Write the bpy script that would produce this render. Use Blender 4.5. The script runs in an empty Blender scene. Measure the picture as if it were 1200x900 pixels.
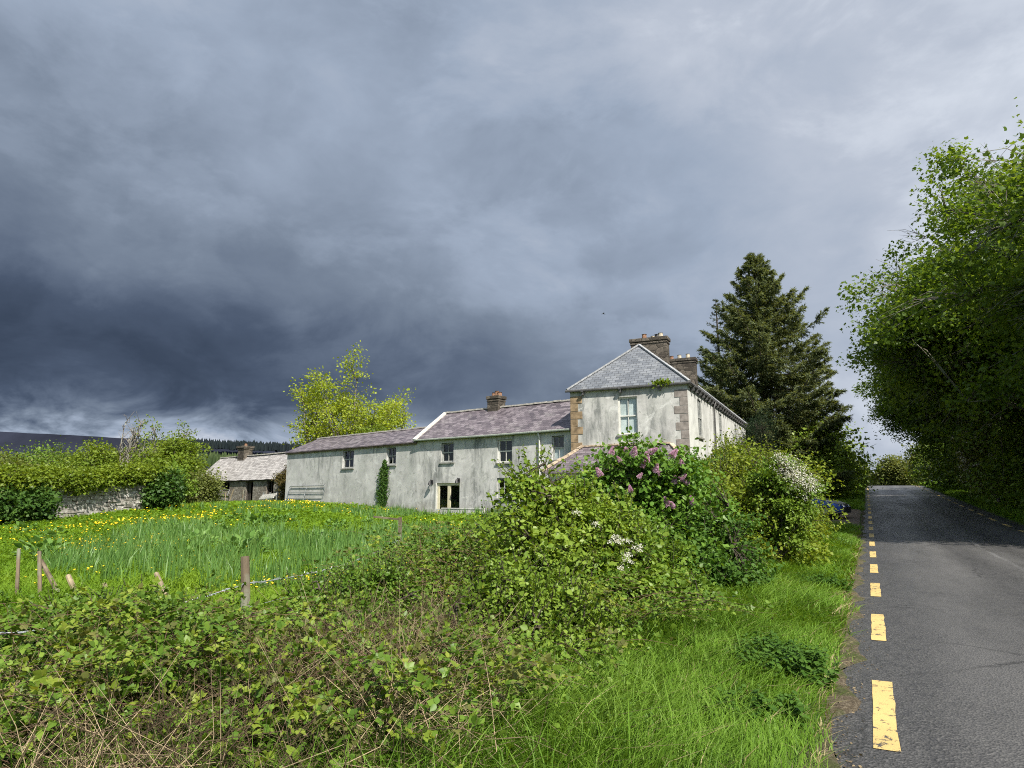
import bpy, math, random
import numpy as np
from mathutils import Vector

rng = np.random.default_rng(7)
random.seed(7)
scene = bpy.context.scene
COL = scene.collection
PI = math.pi

# ------------------------------------------------------------------ camera model (used to survey the site)
FPX = 740.0
PITCH = math.atan(130 / FPX)
YAW = math.atan(418 / math.hypot(FPX, 130))
EYE = np.array([0, 0, 1.6])
FH = np.array([-math.sin(YAW), math.cos(YAW), 0])
RT = np.array([math.cos(YAW), math.sin(YAW), 0])
FW = FH * math.cos(PITCH) + np.array([0, 0, 1]) * math.sin(PITCH)
UPV = -FH * math.sin(PITCH) + np.array([0, 0, 1]) * math.cos(PITCH)


def ray(px, py):
    return FW + RT * (px - 600) / FPX + UPV * (450 - py) / FPX


def at_z(px, py, z):
    r = ray(px, py)
    return EYE + r * ((z - EYE[2]) / r[2])


def at_d(px, py, d):
    r = ray(px, py)
    return EYE + r * (d / (r @ FH))


# ------------------------------------------------------------------ terrain
def sm(t):
    t = np.clip(t, 0, 1)
    return t * t * (3 - 2 * t)


def zroad(y):
    y = np.asarray(y, float)
    s = 0.0435
    a = np.where(y < 14, 0, np.where(y < 40, 0.5 * s / 26 * (y - 14) ** 2, 0.5 * s * 26 + s * (y - 40)))
    c = np.where(y > 86, -0.5 * 0.0058 * (np.minimum(y, 106) - 86) ** 2 - 0.116 * np.maximum(y - 106, 0), 0)
    z = a + c
    return np.where(y > 120, np.maximum(z, -1.0), z)


def H(x, y):
    x = np.asarray(x, float); y = np.asarray(y, float)
    d = x * FH[0] + y * FH[1]
    zf = 0.4 * sm((d - 14) / 20) + 0.55 * sm((-x - 19) / 17) * sm((d - 24) / 15)
    zr = zroad(y)
    w = sm((-x - 3.0) / 6.0)
    z = zr * (1 - w) + zf * w
    z = z + 0.35 * sm((x - 6.4) / 2.2) + 0.9 * sm((x - 9) / 10) * sm((y - 10) / 20)
    # verge stands a hand above the road, road bed cut into it
    edge = np.where(x < 2.5, -0.38 - x, x - 5.62)
    z = z + np.where(edge > 0, 0.05 * sm(edge / 0.35) + 0.02, -0.05)
    z = z + np.where(edge > 0.4, 0.04 * np.sin(x * 1.7 + y * .6) * np.sin(y * 1.1 - x * .4), 0)
    return z


def hz(x, y):
    return float(H(x, y))


def gp(px, py, d=None):
    """ground point seen at a pixel"""
    z = 0.0
    for _ in range(8):
        p = at_z(px, py, z)
        z = hz(p[0], p[1])
    return np.array([p[0], p[1], z])


def gd(px, d):
    """ground point on the bearing of column px (at horizon) at distance d"""
    p = at_d(px, 580, d)
    return np.array([p[0], p[1], hz(p[0], p[1])])


# ------------------------------------------------------------------ object helpers
def tag(o, label=None, cat=None, group=None, kind=None):
    if label: o['label'] = label
    if cat: o['category'] = cat
    if group: o['group'] = group
    if kind: o['kind'] = kind
    return o


def thing(name, loc, label, cat, group=None):
    o = bpy.data.objects.new(name, None)
    COL.objects.link(o)
    o.location = [float(c) for c in loc]
    o.empty_display_size = .2
    return tag(o, label, cat, group)


def wloc(o):
    v = np.zeros(3)
    while o is not None:
        v += np.array(o.location); o = o.parent
    return v


def link(name, me, mats, parent=None, loc=None):
    o = bpy.data.objects.new(name, me)
    COL.objects.link(o)
    if not isinstance(mats, (list, tuple)): mats = [mats]
    if len(me.materials) == 0:
        for m in mats: me.materials.append(m)
    if parent is not None: o.parent = parent
    if loc is not None: o.location = [float(c) for c in loc]
    return o


def np_mesh(name, V, faces, matidx=None, smooth=False):
    """V (n,3); faces: list of int arrays (m,k)"""
    me = bpy.data.meshes.new(name)
    V = np.asarray(V, np.float32)
    me.vertices.add(len(V)); me.vertices.foreach_set('co', V.ravel())
    faces = [np.asarray(f, np.int32) for f in faces if len(f)]
    ln = sum(f.size for f in faces); pn = sum(len(f) for f in faces)
    me.loops.add(ln); me.polygons.add(pn)
    me.loops.foreach_set('vertex_index', np.concatenate([f.ravel() for f in faces]))
    tot = np.concatenate([np.full(len(f), f.shape[1], np.int32) for f in faces])
    st = np.concatenate([[0], np.cumsum(tot)[:-1]]).astype(np.int32)
    me.polygons.foreach_set('loop_start', st)
    if smooth: me.polygons.foreach_set('use_smooth', np.ones(pn, bool))
    if matidx is not None: me.polygons.foreach_set('material_index', np.asarray(matidx, np.int32))
    me.update(calc_edges=True)
    me.validate()
    return me


class MB:
    def __init__(s): s.v = []; s.f = []; s.uv = {}
    def poly(s, pts, uv=None):
        i = len(s.v); s.v += [tuple(float(c) for c in p) for p in pts]
        s.f.append(list(range(i, i + len(pts))))
        if uv is not None: s.uv[len(s.f) - 1] = uv
    def hexa(s, p):  # 8 points: bottom 4 ccw, top 4 ccw
        i = len(s.v); s.v += [tuple(float(c) for c in q) for q in p]
        for f in ((3, 2, 1, 0), (4, 5, 6, 7), (0, 1, 5, 4), (1, 2, 6, 5), (2, 3, 7, 6), (3, 0, 4, 7)):
            s.f.append([i + k for k in f])
    def box(s, c, h, rz=0):
        cs, sn = math.cos(rz), math.sin(rz); P = []
        for dz in (-1, 1):
            for dx, dy in ((-1, -1), (1, -1), (1, 1), (-1, 1)):
                x, y = dx * h[0], dy * h[1]
                P.append((c[0] + x * cs - y * sn, c[1] + x * sn + y * cs, c[2] + dz * h[2]))
        s.hexa(P)
    def fbox(s, F, u0, u1, v0, v1, w0, w1):
        s.hexa([F.p(u0, v0, w1), F.p(u1, v0, w1), F.p(u1, v0, w0), F.p(u0, v0, w0),
                F.p(u0, v1, w1), F.p(u1, v1, w1), F.p(u1, v1, w0), F.p(u0, v1, w0)])
    def beam(s, a, b, w, h, up=(0, 0, 1)):
        a = Vector(a); b = Vector(b); d = (b - a).normalized()
        r = d.cross(Vector(up))
        if r.length < 1e-4: r = d.cross(Vector((1, 0, 0)))
        r.normalize(); u = r.cross(d)
        P = []
        for q in (a, b):
            P.append([q - r * w / 2 - u * h / 2, q + r * w / 2 - u * h / 2, q + r * w / 2 + u * h / 2, q - r * w / 2 + u * h / 2])
        s.hexa(P[0] + P[1])
    def tube(s, pts, rad, n=6, cap=True):
        pts = [Vector([float(c) for c in p]) for p in pts]
        if not hasattr(rad, '__len__'): rad = [rad] * len(pts)
        i0 = len(s.v); m = len(pts)
        ref = Vector((0.13, 0.21, 0.97))
        for k, p in enumerate(pts):
            d = (pts[min(k + 1, m - 1)] - pts[max(k - 1, 0)])
            d = d.normalized() if d.length > 1e-6 else Vector((0, 0, 1))
            a = d.cross(ref)
            if a.length < .05: a = d.cross(Vector((1, 0, 0)))
            a.normalize(); b = d.cross(a)
            for j in range(n):
                t = 2 * PI * j / n
                s.v.append(tuple(p + (a * math.cos(t) + b * math.sin(t)) * rad[k]))
        for k in range(m - 1):
            for j in range(n):
                s.f.append([i0 + k * n + j, i0 + k * n + (j + 1) % n, i0 + (k + 1) * n + (j + 1) % n, i0 + (k + 1) * n + j])
        if cap:
            s.f.append([i0 + j for j in range(n)][::-1]); s.f.append([i0 + (m - 1) * n + j for j in range(n)])
    def build(s, name, mat, parent=None, smooth=False, bevel=0, label=None):
        base = wloc(parent) if parent is not None else np.zeros(3)
        me = bpy.data.meshes.new(name)
        me.from_pydata([tuple(np.array(v) - base) for v in s.v], [], s.f)
        if s.uv:
            uvl = me.uv_layers.new(name='UVMap')
            for fi, uv in s.uv.items():
                for li, t in zip(me.polygons[fi].loop_indices, uv): uvl.data[li].uv = t
        if smooth:
            for p in me.polygons: p.use_smooth = True
        o = link(name, me, mat, parent)
        if bevel:
            b = o.modifiers.new('bevel', 'BEVEL'); b.width = bevel; b.segments = 2; b.limit_method = 'ANGLE'
        if label: o['label'] = label
        return o


class Frame:
    """a wall plane: u along, v up (world z), w outward"""
    def __init__(s, o, d):
        s.o = np.array([o[0], o[1], 0.]); d = np.array([d[0], d[1], 0.]); s.L = np.linalg.norm(d); s.u = d / s.L
        s.n = np.array([s.u[1], -s.u[0], 0.])
    def p(s, u, v, w=0):
        return s.o + s.u * u + s.n * w + np.array([0, 0, v])
    def uv(s, px, py, w=0):
        r = ray(px, py); t = ((s.o + s.n * w - EYE) @ s.n) / (r @ s.n); q = EYE + r * t
        return (q - s.o) @ s.u, q[2]


# ------------------------------------------------------------------ materials
class NT:
    def __init__(s, name):
        s.m = bpy.data.materials.new(name); s.m.use_nodes = True
        s.t = s.m.node_tree; s.t.nodes.clear()
        s.out = s.n('ShaderNodeOutputMaterial')
    def n(s, typ, **kw):
        nd = s.t.nodes.new(typ)
        for k, v in kw.items():
            if k.startswith('i_'):
                key = k[2:]
                key = int(key) if key.isdigit() else key.replace('_', ' ')
                s.set(nd, key, v)
            else: setattr(nd, k, v)
        return nd
    def set(s, nd, key, v):
        if isinstance(v, bpy.types.NodeSocket): s.t.links.new(v, nd.inputs[key])
        else: nd.inputs[key].default_value = v
    def ramp(s, fac, stops, interp='LINEAR'):
        r = s.n('ShaderNodeValToRGB'); r.color_ramp.interpolation = interp
        e = r.color_ramp.elements
        while len(e) < len(stops): e.new(.5)
        for k, (p, c) in enumerate(stops):
            e[k].position = p
            e[k].color = (c, c, c, 1) if not hasattr(c, '__len__') else (*c, 1)
        s.t.links.new(fac, r.inputs[0]); return r.outputs[0]
    def noise(s, scale, vec=None, detail=4, rough=.55, dist=0, out=0):
        n = s.n('ShaderNodeTexNoise'); n.inputs['Scale'].default_value = scale
        n.inputs['Detail'].default_value = detail; n.inputs['Roughness'].default_value = rough
        n.inputs['Distortion'].default_value = dist
        if vec is not None: s.t.links.new(vec, n.inputs['Vector'])
        return n.outputs[out]
    def mix(s, fac, a, b, mode='MIX'):
        m = s.n('ShaderNodeMix', data_type='RGBA', blend_type=mode)
        for key, v in ((0, fac), (6, a), (7, b)):
            if isinstance(v, bpy.types.NodeSocket): s.t.links.new(v, m.inputs[key])
            elif key == 0: m.inputs[0].default_value = v
            else: m.inputs[key].default_value = (*v, 1) if len(v) == 3 else v
        return m.outputs[2]
    def math(s, op, a, b=0, c=0):
        m = s.n('ShaderNodeMath', operation=op)
        for k, v in enumerate((a, b, c)):
            if isinstance(v, bpy.types.NodeSocket): s.t.links.new(v, m.inputs[k])
            else: m.inputs[k].default_value = v
        return m.outputs[0]
    def pos(s, sc=(1, 1, 1), rz=0):
        g = s.n('ShaderNodeNewGeometry')
        mp = s.n('ShaderNodeMapping'); mp.inputs['Scale'].default_value = sc; mp.inputs['Rotation'].default_value = (0, 0, rz)
        s.t.links.new(g.outputs['Position'], mp.inputs['Vector']); return mp.outputs[0]
    def princ(s, col, rough=.6, spec=.4, bump=None, bstr=.3, bdist=.02, **kw):
        p = s.n('ShaderNodeBsdfPrincipled')
        s.set(p, 'Base Color', col if isinstance(col, bpy.types.NodeSocket) else (*col, 1))
        s.set(p, 'Roughness', rough); s.set(p, 'Specular IOR Level', spec)
        for k, v in kw.items(): s.set(p, k.replace('_', ' '), v)
        if bump is not None:
            b = s.n('ShaderNodeBump'); b.inputs['Strength'].default_value = bstr; b.inputs['Distance'].default_value = bdist
            s.t.links.new(bump, b.inputs['Height']); s.t.links.new(b.outputs[0], p.inputs['Normal'])
        return p.outputs[0]
    def done(s, sh):
        s.t.links.new(sh, s.out.inputs[0]); return s.m


def M_leaf(name, dark, mid, light, trans=.3, rough=.5, spec=.3, nscale=.7, nmix=.5, tgain=1.25):
    t = NT(name)
    g = t.n('ShaderNodeNewGeometry')
    c = t.ramp(g.outputs['Random Per Island'], [(0, dark), (.5, mid), (1, light)])
    nz = t.noise(nscale, t.pos(), 3)
    c2 = t.ramp(nz, [(.3, dark), (.52, mid), (.72, light)])
    col = t.mix(nmix, c, c2)
    p = t.princ(col, rough, spec * .6)
    tr = t.n('ShaderNodeBsdfTranslucent')
    tc = t.mix(1.0, col, (1.25 * tgain, 1.1 * tgain, .5), 'MULTIPLY')
    t.set(tr, 'Color', tc)
    ms = t.n('ShaderNodeMixShader'); ms.inputs[0].default_value = trans
    t.t.links.new(p, ms.inputs[1]); t.t.links.new(tr.outputs[0], ms.inputs[2])
    return t.done(ms.outputs[0])


def M_plain(name, col, rough=.6, spec=.4, var=.25, scale=8, bstr=.2, **kw):
    t = NT(name)
    n = t.noise(scale, t.pos(), 4)
    c = t.ramp(n, [(.3, tuple(x * (1 - var) for x in col)), (.7, tuple(min(1, x * (1 + var)) for x in col))])
    return t.done(t.princ(c, rough, spec, n, bstr, .01, **kw))


def M_bark(name, col, lichen=None):
    t = NT(name)
    n = t.noise(5, t.pos((1, 1, .25)), 5, .65)
    c = t.ramp(n, [(.3, tuple(x * .45 for x in col)), (.7, tuple(x * 1.4 for x in col))])
    if lichen:
        n2 = t.noise(2.5, t.pos(), 3)
        c = t.mix(t.ramp(n2, [(.5, 0.), (.62, .8)]), c, lichen)
    return t.done(t.princ(c, .85, .2, n, .6, .03))


def M_render(name, tone=(.575, .57, .55), stain=1.0, base_z=0.4):
    """old lime render with algae, rain streaks and a dirty foot"""
    t = NT(name)
    big = t.noise(.8, t.pos(), 7, .66, .4)
    c = t.ramp(big, [(.32, tuple(x * .68 for x in tone)), (.55, tone), (.75, tuple(min(.8, x * 1.12) for x in tone))])
    gz = t.noise(1.1, t.pos((1, 1, .6)), 4, .6, .6)
    c = t.mix(t.math('MULTIPLY', t.ramp(gz, [(.42, 0.), (.68, .75)]), stain), c, (.43, .44, .41))
    streak = t.noise(2.6, t.pos((1, 1, .22)), 7, .72, .35)
    zone = t.noise(.33, t.pos((1, 1, .7)), 2)
    sf = t.math('MULTIPLY', t.ramp(streak, [(.44, 0.), (.64, 1.)]), t.ramp(zone, [(.43, .0), (.56, 1.)]))
    c = t.mix(t.math('MULTIPLY', sf, .85 * stain), c, (.14, .15, .145))
    blot = t.noise(3.2, t.pos(), 6, .72, .8)
    c = t.mix(t.math('MULTIPLY', t.ramp(blot, [(.55, 0.), (.66, 1.)]), .6 * stain), c, (.19, .20, .18))
    pale = t.noise(1.7, t.pos(), 5, .65, .5)
    c = t.mix(t.math('MULTIPLY', t.ramp(pale, [(.58, 0.), (.66, 1.)]), .45), c, (.74, .75, .72))
    # splash-back dirt at the foot of the wall
    g = t.n('ShaderNodeNewGeometry'); sx = t.n('ShaderNodeSeparateXYZ'); t.t.links.new(g.outputs['Position'], sx.inputs[0])
    zz = t.math('ADD', sx.outputs[2], t.math('MULTIPLY', t.math('SUBTRACT', big, .5), 1.6))
    low = t.n('ShaderNodeMapRange'); low.inputs[1].default_value = base_z - .1; low.inputs[2].default_value = base_z + .75
    low.inputs[3].default_value = .75; low.inputs[4].default_value = 0.
    t.t.links.new(zz, low.inputs[0])
    c = t.mix(t.math('MULTIPLY', low.outputs[0], stain), c, (.26, .235, .19))
    fine = t.noise(28, t.pos(), 4, .7)
    return t.done(t.princ(c, .9, .15, fine, .2, .012))


def M_slate(name, a, b, c_, moss=(.5, .5, .46), mossamt=.3, rough=.5):
    t = NT(name)
    uv = t.n('ShaderNodeUVMap')
    br = t.n('ShaderNodeTexBrick'); br.offset = .5
    t.t.links.new(uv.outputs[0], br.inputs['Vector'])
    br.inputs['Scale'].default_value = 1; br.inputs['Mortar Size'].default_value = .012
    br.inputs['Brick Width'].default_value = .32; br.inputs['Row Height'].default_value = .21
    br.inputs['Color1'].default_value = (0, 0, 0, 1); br.inputs['Color2'].default_value = (1, 1, 1, 1); br.inputs['Mortar'].default_value = (.5, .5, .5, 1)
    br.inputs['Mortar Smooth'].default_value = .2
    rnd = t.n('ShaderNodeSeparateColor'); t.t.links.new(br.outputs['Color'], rnd.inputs[0])
    big = t.noise(.8, t.pos(), 5, .65)
    mixv = t.math('ADD', t.math('MULTIPLY', rnd.outputs[0], .6), t.math('MULTIPLY', big, .55))
    c = t.ramp(mixv, [(.25, a), (.55, b), (.85, c_)])
    lich = t.noise(1.6, t.pos((1, 1, 1)), 6, .7, .6)
    c = t.mix(t.math('MULTIPLY', t.ramp(lich, [(.54, 0.), (.66, 1.)]), mossamt), c, moss)
    c = t.mix(t.math('MULTIPLY', br.outputs['Fac'], .8), c, (.025, .025, .028))
    # overlap step of each course
    sv = t.n('ShaderNodeSeparateXYZ'); t.t.links.new(uv.outputs[0], sv.inputs[0])
    step = t.math('FRACT', t.math('DIVIDE', sv.outputs[1], .21))
    h = t.math('ADD', t.math('MULTIPLY', step, -.6), t.math('MULTIPLY', rnd.outputs[0], .3))
    h = t.math('SUBTRACT', h, t.math('MULTIPLY', br.outputs['Fac'], .6))
    return t.done(t.princ(c, rough, .45, h, .7, .02))


def M_stone(name, cols, scale=3.2, mortar=(.3, .28, .25), zs=1.6, mw=.06):
    t = NT(name)
    P = t.pos((1, 1, zs))
    nz = t.noise(2.2, P, 3, .6, 0, 1)
    wp = t.mix(.12, P, nz, 'ADD')
    v1 = t.n('ShaderNodeTexVoronoi', feature='F1'); v1.inputs['Scale'].default_value = scale; t.t.links.new(wp, v1.inputs['Vector'])
    v2 = t.n('ShaderNodeTexVoronoi', feature='DISTANCE_TO_EDGE'); v2.inputs['Scale'].default_value = scale; t.t.links.new(wp, v2.inputs['Vector'])
    sc = t.n('ShaderNodeSeparateColor'); t.t.links.new(v1.outputs['Color'], sc.inputs[0])
    c = t.ramp(sc.outputs[0], [(0, cols[0]), (.5, cols[1]), (1, cols[2])])
    fine = t.noise(9, t.pos(), 6, .7)
    c = t.mix(t.ramp(fine, [(.35, .55), (.65, 0.)]), c, tuple(x * .4 for x in cols[0]))
    e = t.ramp(v2.outputs['Distance'], [(0.0, 0.), (mw, 1.)])
    c = t.mix(e, mortar, c)
    h = t.math('ADD', e, t.math('MULTIPLY', fine, .5))
    return t.done(t.princ(c, .9, .15, h, .8, .04))


def M_glass(name):
    t = NT(name)
    gl = t.n('ShaderNodeBsdfGlossy'); gl.inputs['Roughness'].default_value = .03; gl.inputs['Color'].default_value = (.9, .93, .97, 1)
    n = t.noise(3, t.pos(), 2)
    b = t.n('ShaderNodeBump'); b.inputs['Strength'].default_value = .06; b.inputs['Distance'].default_value = .02
    t.t.links.new(n, b.inputs['Height']); t.t.links.new(b.outputs[0], gl.inputs['Normal'])
    tr = t.n('ShaderNodeBsdfTransparent'); tr.inputs[0].default_value = (.86, .89, .88, 1)
    lw_ = t.n('ShaderNodeLayerWeight'); lw_.inputs['Blend'].default_value = .5
    ms = t.n('ShaderNodeMixShader'); t.t.links.new(t.math('ADD', t.math('MULTIPLY', t.math('POWER', lw_.outputs['Facing'], 4), .8), .06), ms.inputs[0])
    t.t.links.new(tr.outputs[0], ms.inputs[1]); t.t.links.new(gl.outputs[0], ms.inputs[2])
    return t.done(ms.outputs[0])


def M_asphalt():
    t = NT('asphalt')
    chips = t.n('ShaderNodeTexVoronoi', feature='F1'); chips.inputs['Scale'].default_value = 62; t.t.links.new(t.pos(), chips.inputs['Vector'])
    sc = t.n('ShaderNodeSeparateColor'); t.t.links.new(chips.outputs['Color'], sc.inputs[0])
    c = t.ramp(sc.outputs[0], [(0, (.034, .034, .036)), (.6, (.055, .055, .057)), (1, (.105, .103, .10))])
    mid = t.noise(7, t.pos((1, .45, 1)), 5, .7)
    c = t.mix(t.ramp(mid, [(.38, 0.), (.7, .55)]), c, (.095, .093, .090))
    g = t.n('ShaderNodeNewGeometry'); sx = t.n('ShaderNodeSeparateXYZ'); t.t.links.new(g.outputs['Position'], sx.inputs[0])
    wob = t.noise(.25, t.pos(), 3)
    xx = t.math('ADD', sx.outputs[0], t.math('MULTIPLY', t.math('SUBTRACT', wob, .5), .7))
    lane = t.n('ShaderNodeMapRange'); lane.inputs[1].default_value = -.4; lane.inputs[2].default_value = 5.7
    t.t.links.new(xx, lane.inputs[0])
    # dusty crown and polished wheel tracks along the road
    tr = t.ramp(lane.outputs[0], [(.0, .0), (.12, .05), (.19, .5), (.31, .6), (.38, .08), (.43, .12), (.50, .7), (.56, .6), (.62, .1), (.70, .5), (.84, .55), (1, .05)])
    patch = t.noise(.5, t.pos((1.6, .28, 1)), 4, .65)
    c = t.mix(t.math('MULTIPLY', tr, t.ramp(patch, [(.28, .25), (.7, 1.)])), c, (.165, .162, .158))
    # thin pale seam just past the middle
    sm_ = t.math('ABSOLUTE', t.math('SUBTRACT', t.math('ADD', sx.outputs[0], t.math('MULTIPLY', t.math('SUBTRACT', wob, .5), .35)), 2.75))
    seam = t.math('MULTIPLY', t.ramp(sm_, [(.02, 1.), (.07, 0.)]), t.ramp(t.noise(1.3, t.pos((1, .4, 1)), 4), [(.36, 0.), (.6, .6)]))
    c = t.mix(seam, c, (.2, .2, .2))
    wv = t.mix(.35, t.pos((1, .8, 1)), t.noise(1.4, t.pos(), 5, .7, 0, 1), 'ADD')
    ck = t.n('ShaderNodeTexVoronoi', feature='DISTANCE_TO_EDGE'); ck.inputs['Scale'].default_value = .55; t.t.links.new(wv, ck.inputs['Vector'])
    ckf = t.math('MULTIPLY', t.ramp(ck.outputs['Distance'], [(.0, 1.), (.012, 0.)]), t.ramp(t.noise(.35, t.pos(), 3), [(.48, 0.), (.6, .7)]))
    c = t.mix(ckf, c, (.018, .018, .018))
    stain = t.noise(.9, t.pos((1, .5, 1)), 6, .7, .8)
    c = t.mix(t.ramp(stain, [(.56, 0.), (.68, .55)]), c, (.035, .035, .037))
    h = t.math('ADD', chips.outputs['Distance'], t.math('MULTIPLY', mid, .4))
    rg = t.ramp(patch, [(.3, .34), (.7, .6)])
    return t.done(t.princ(c, rg, .35, h, .75, .012))


def M_paint(name, col, under=(.06, .06, .062)):
    t = NT(name)
    n = t.noise(11, t.pos((1, .8, 1)), 6, .75)
    n2 = t.noise(1.1, t.pos(), 3)
    wear = t.math('ADD', n, t.math('MULTIPLY', n2, .25))
    c = t.mix(t.ramp(wear, [(.515, 0.), (.575, 1.)]), under, t.ramp(n2, [(.3, tuple(x * .82 for x in col)), (.7, col)]))
    chips = t.noise(70, t.pos(), 3)
    return t.done(t.princ(c, .7, .3, chips, .5, .006))


def M_ground():
    t = NT('turf_and_soil')
    n = t.noise(.8, t.pos(), 5, .65); f = t.noise(14, t.pos(), 6, .7)
    c = t.ramp(n, [(.3, (.03, .06, .012)), (.5, (.05, .10, .018)), (.7, (.075, .125, .025))])
    c = t.mix(t.ramp(f, [(.45, 0.), (.68, .7)]), c, (.075, .06, .035))
    return t.done(t.princ(c, .95, .1, f, .8, .05))


MAT = {}
MAT['render'] = M_render('lime_render')
MAT['render_gable'] = M_render('lime_render_weathered', (.515, .512, .49), 1.0, 0.2)
MAT['render_front'] = M_render('lime_render_clean', (.64, .65, .62), .3, 0.3)
MAT['slate_main'] = M_slate('silver_slate', (.11, .12, .135), (.155, .168, .186), (.21, .223, .24), (.33, .34, .33), .4, .36)
MAT['slate_wing'] = M_slate('purple_slate', (.075, .062, .072), (.135, .112, .125), (.215, .185, .2), (.33, .31, .3), .4, .5)
MAT['slate_old'] = M_slate('lichen_slate', (.23, .215, .205), (.33, .315, .30), (.42, .40, .385), (.52, .51, .49), .75, .8)
MAT['rubble'] = M_stone('rubble_stone', [(.16, .14, .115), (.25, .225, .185), (.36, .335, .285)])
MAT['chimney'] = M_stone('chimney_stone', [(.07, .06, .05), (.12, .105, .085), (.19, .165, .135)], 2.6, (.10, .09, .075))
MAT['quoin_pink'] = M_plain('quoin_greyish', (.25, .225, .205), .9, .1, .3, 5)
MAT['quoin_brown'] = M_plain('quoin_brown', (.25, .185, .115), .9, .1, .45, 4)
MAT['sill'] = M_plain('stone_sill', (.24, .24, .22), .85, .2, .3, 6)
MAT['white_paint'] = M_plain('old_white_paint', (.62, .62, .57), .5, .4, .12, 9)
MAT['cream_paint'] = M_plain('cream_paint', (.60, .56, .40), .5, .4, .1, 6)
MAT['grey_paint'] = M_plain('weathered_paint', (.36, .37, .35), .6, .3, .25, 9)
MAT['gutter'] = M_plain('gutter_iron', (.085, .085, .085), .5, .4, .35, 12)
MAT['gutter_pale'] = M_plain('gutter_pale', (.26, .29, .25), .6, .3, .3, 12)
MAT['ridge'] = M_plain('ridge_tile', (.42, .40, .36), .85, .2, .35, 6)
MAT['coping'] = M_plain('coping_cement', (.62, .6, .55), .85, .2, .2, 5)
MAT['glass'] = M_glass('window_glass')
MAT['curtain'] = M_plain('net_curtain', (.62, .68, .68), .9, .1, .08, 4)
MAT['pot'] = M_plain('terracotta', (.24, .135, .085), .8, .2, .35, 9)
MAT['pot_pale'] = M_plain('buff_clay', (.5, .44, .34), .8, .2, .3, 9)
MAT['dark_wood'] = M_plain('dark_wood', (.05, .043, .037), .8, .2, .4, 9)
MAT['wood_post'] = M_bark('weathered_post', (.16, .125, .085), (.22, .23, .17))
MAT['wood_pale'] = M_bark('pale_timber', (.29, .235, .15))
MAT['metal'] = M_plain('galvanised', (.36, .38, .38), .45, .5, .25, 20, Metallic=.6)
MAT['wire'] = M_plain('galvanised_wire', (.5, .53, .56), .4, .5, .2, 30, Metallic=.5)
MAT['concrete'] = M_plain('concrete_block', (.46, .46, .43), .9, .15, .25, 3)
MAT['black_plastic'] = M_plain('black_plastic', (.02, .02, .022), .45, .5, .1, 5)
MAT['asphalt'] = M_asphalt()
MAT['yellow'] = M_paint('yellow_line_paint', (.66, .48, .185))
MAT['ground'] = M_ground()
MAT['dirt'] = M_plain('brown_dirt', (.17, .135, .105), .95, .1, .35, 3, .6)
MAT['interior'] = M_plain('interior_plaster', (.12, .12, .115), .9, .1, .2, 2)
# barks
MAT['bark'] = M_bark('grey_bark', (.15, .13, .105), (.25, .27, .21))
MAT['bark_dark'] = M_bark('dark_bark', (.075, .06, .048))
MAT['bark_pale'] = M_bark('pale_dead_wood', (.22, .195, .16), (.30, .31, .26))
MAT['cane'] = M_plain('bramble_cane', (.17, .105, .07), .7, .2, .5, 3)
MAT['straw'] = M_plain('dead_stem', (.34, .265, .165), .85, .15, .55, 2.3)
MAT['twig'] = M_plain('brown_twig', (.095, .07, .042), .85, .15, .6, 3)
MAT['straw_litter'] = M_leaf('leaf_scrap', (.06, .045, .03), (.16, .12, .07), (.30, .24, .15), .1, .8, .1, 2, .2)
# foliage
MAT['grass'] = M_leaf('grass_blade', (.085, .18, .017), (.15, .28, .028), (.24, .365, .06), .36, .5, .3, .6, .45)
MAT['grass_dry'] = M_leaf('dry_grass', (.20, .16, .075), (.33, .27, .14), (.45, .38, .22), .2, .7, .2, .8, .3)
MAT['meadow'] = M_leaf('meadow_grass', (.10, .20, .014), (.17, .30, .022), (.25, .37, .035), .42, .5, .3, .25, .55)
MAT['iris'] = M_leaf('iris_blade', (.06, .145, .032), (.11, .22, .048), (.19, .305, .082), .24, .42, .45, .4, .35)
MAT['buttercup'] = M_plain('buttercup_petal', (.85, .60, .02), .4, .4, .1, 3)
MAT['dock'] = M_leaf('dock_leaf', (.075, .165, .03), (.13, .245, .05), (.21, .33, .09), .25, .4, .45, .6, .4)
MAT['nettle'] = M_leaf('nettle_leaf', (.035, .09, .012), (.065, .14, .02), (.10, .19, .035), .3, .55, .3, 1.2, .3)
MAT['bramble'] = M_leaf('bramble_leaf', (.042, .092, .010), (.098, .185, .02), (.225, .32, .05), .26, .42, .4, .9, .45)
MAT['bramble_new'] = M_leaf('bramble_new_leaf', (.14, .22, .025), (.22, .30, .04), (.32, .36, .06), .38, .45, .35, .9, .3)
MAT['bramble_old'] = M_leaf('bramble_old_leaf', (.08, .085, .028), (.13, .15, .04), (.20, .20, .06), .28, .5, .3, .9, .4)
MAT['hedge'] = M_leaf('hedge_leaf', (.065, .13, .013), (.125, .21, .022), (.22, .31, .045), .27, .42, .4, .5, .5)
MAT['elder'] = M_leaf('elder_leaf', (.10, .18, .018), (.185, .28, .034), (.30, .39, .065), .32, .42, .4, .6, .45)
MAT['lilac'] = M_leaf('lilac_leaf', (.06, .15, .018), (.115, .225, .03), (.19, .31, .055), .3, .42, .4, .7, .4)
MAT['rosy'] = M_leaf('rose_leaf', (.10, .165, .014), (.18, .25, .024), (.265, .30, .045), .35, .45, .35, .7, .5)
MAT['ash'] = M_leaf('ash_leaf', (.19, .27, .02), (.31, .39, .04), (.42, .47, .065), .42, .45, .35, .4, .4)
MAT['syc'] = M_leaf('sycamore_leaf', (.065, .13, .018), (.12, .20, .03), (.185, .265, .05), .54, .42, .4, .35, .45)
MAT['broad'] = M_leaf('broad_leaf', (.085, .145, .014), (.16, .235, .025), (.255, .32, .045), .38, .45, .35, .22, .5)
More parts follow.
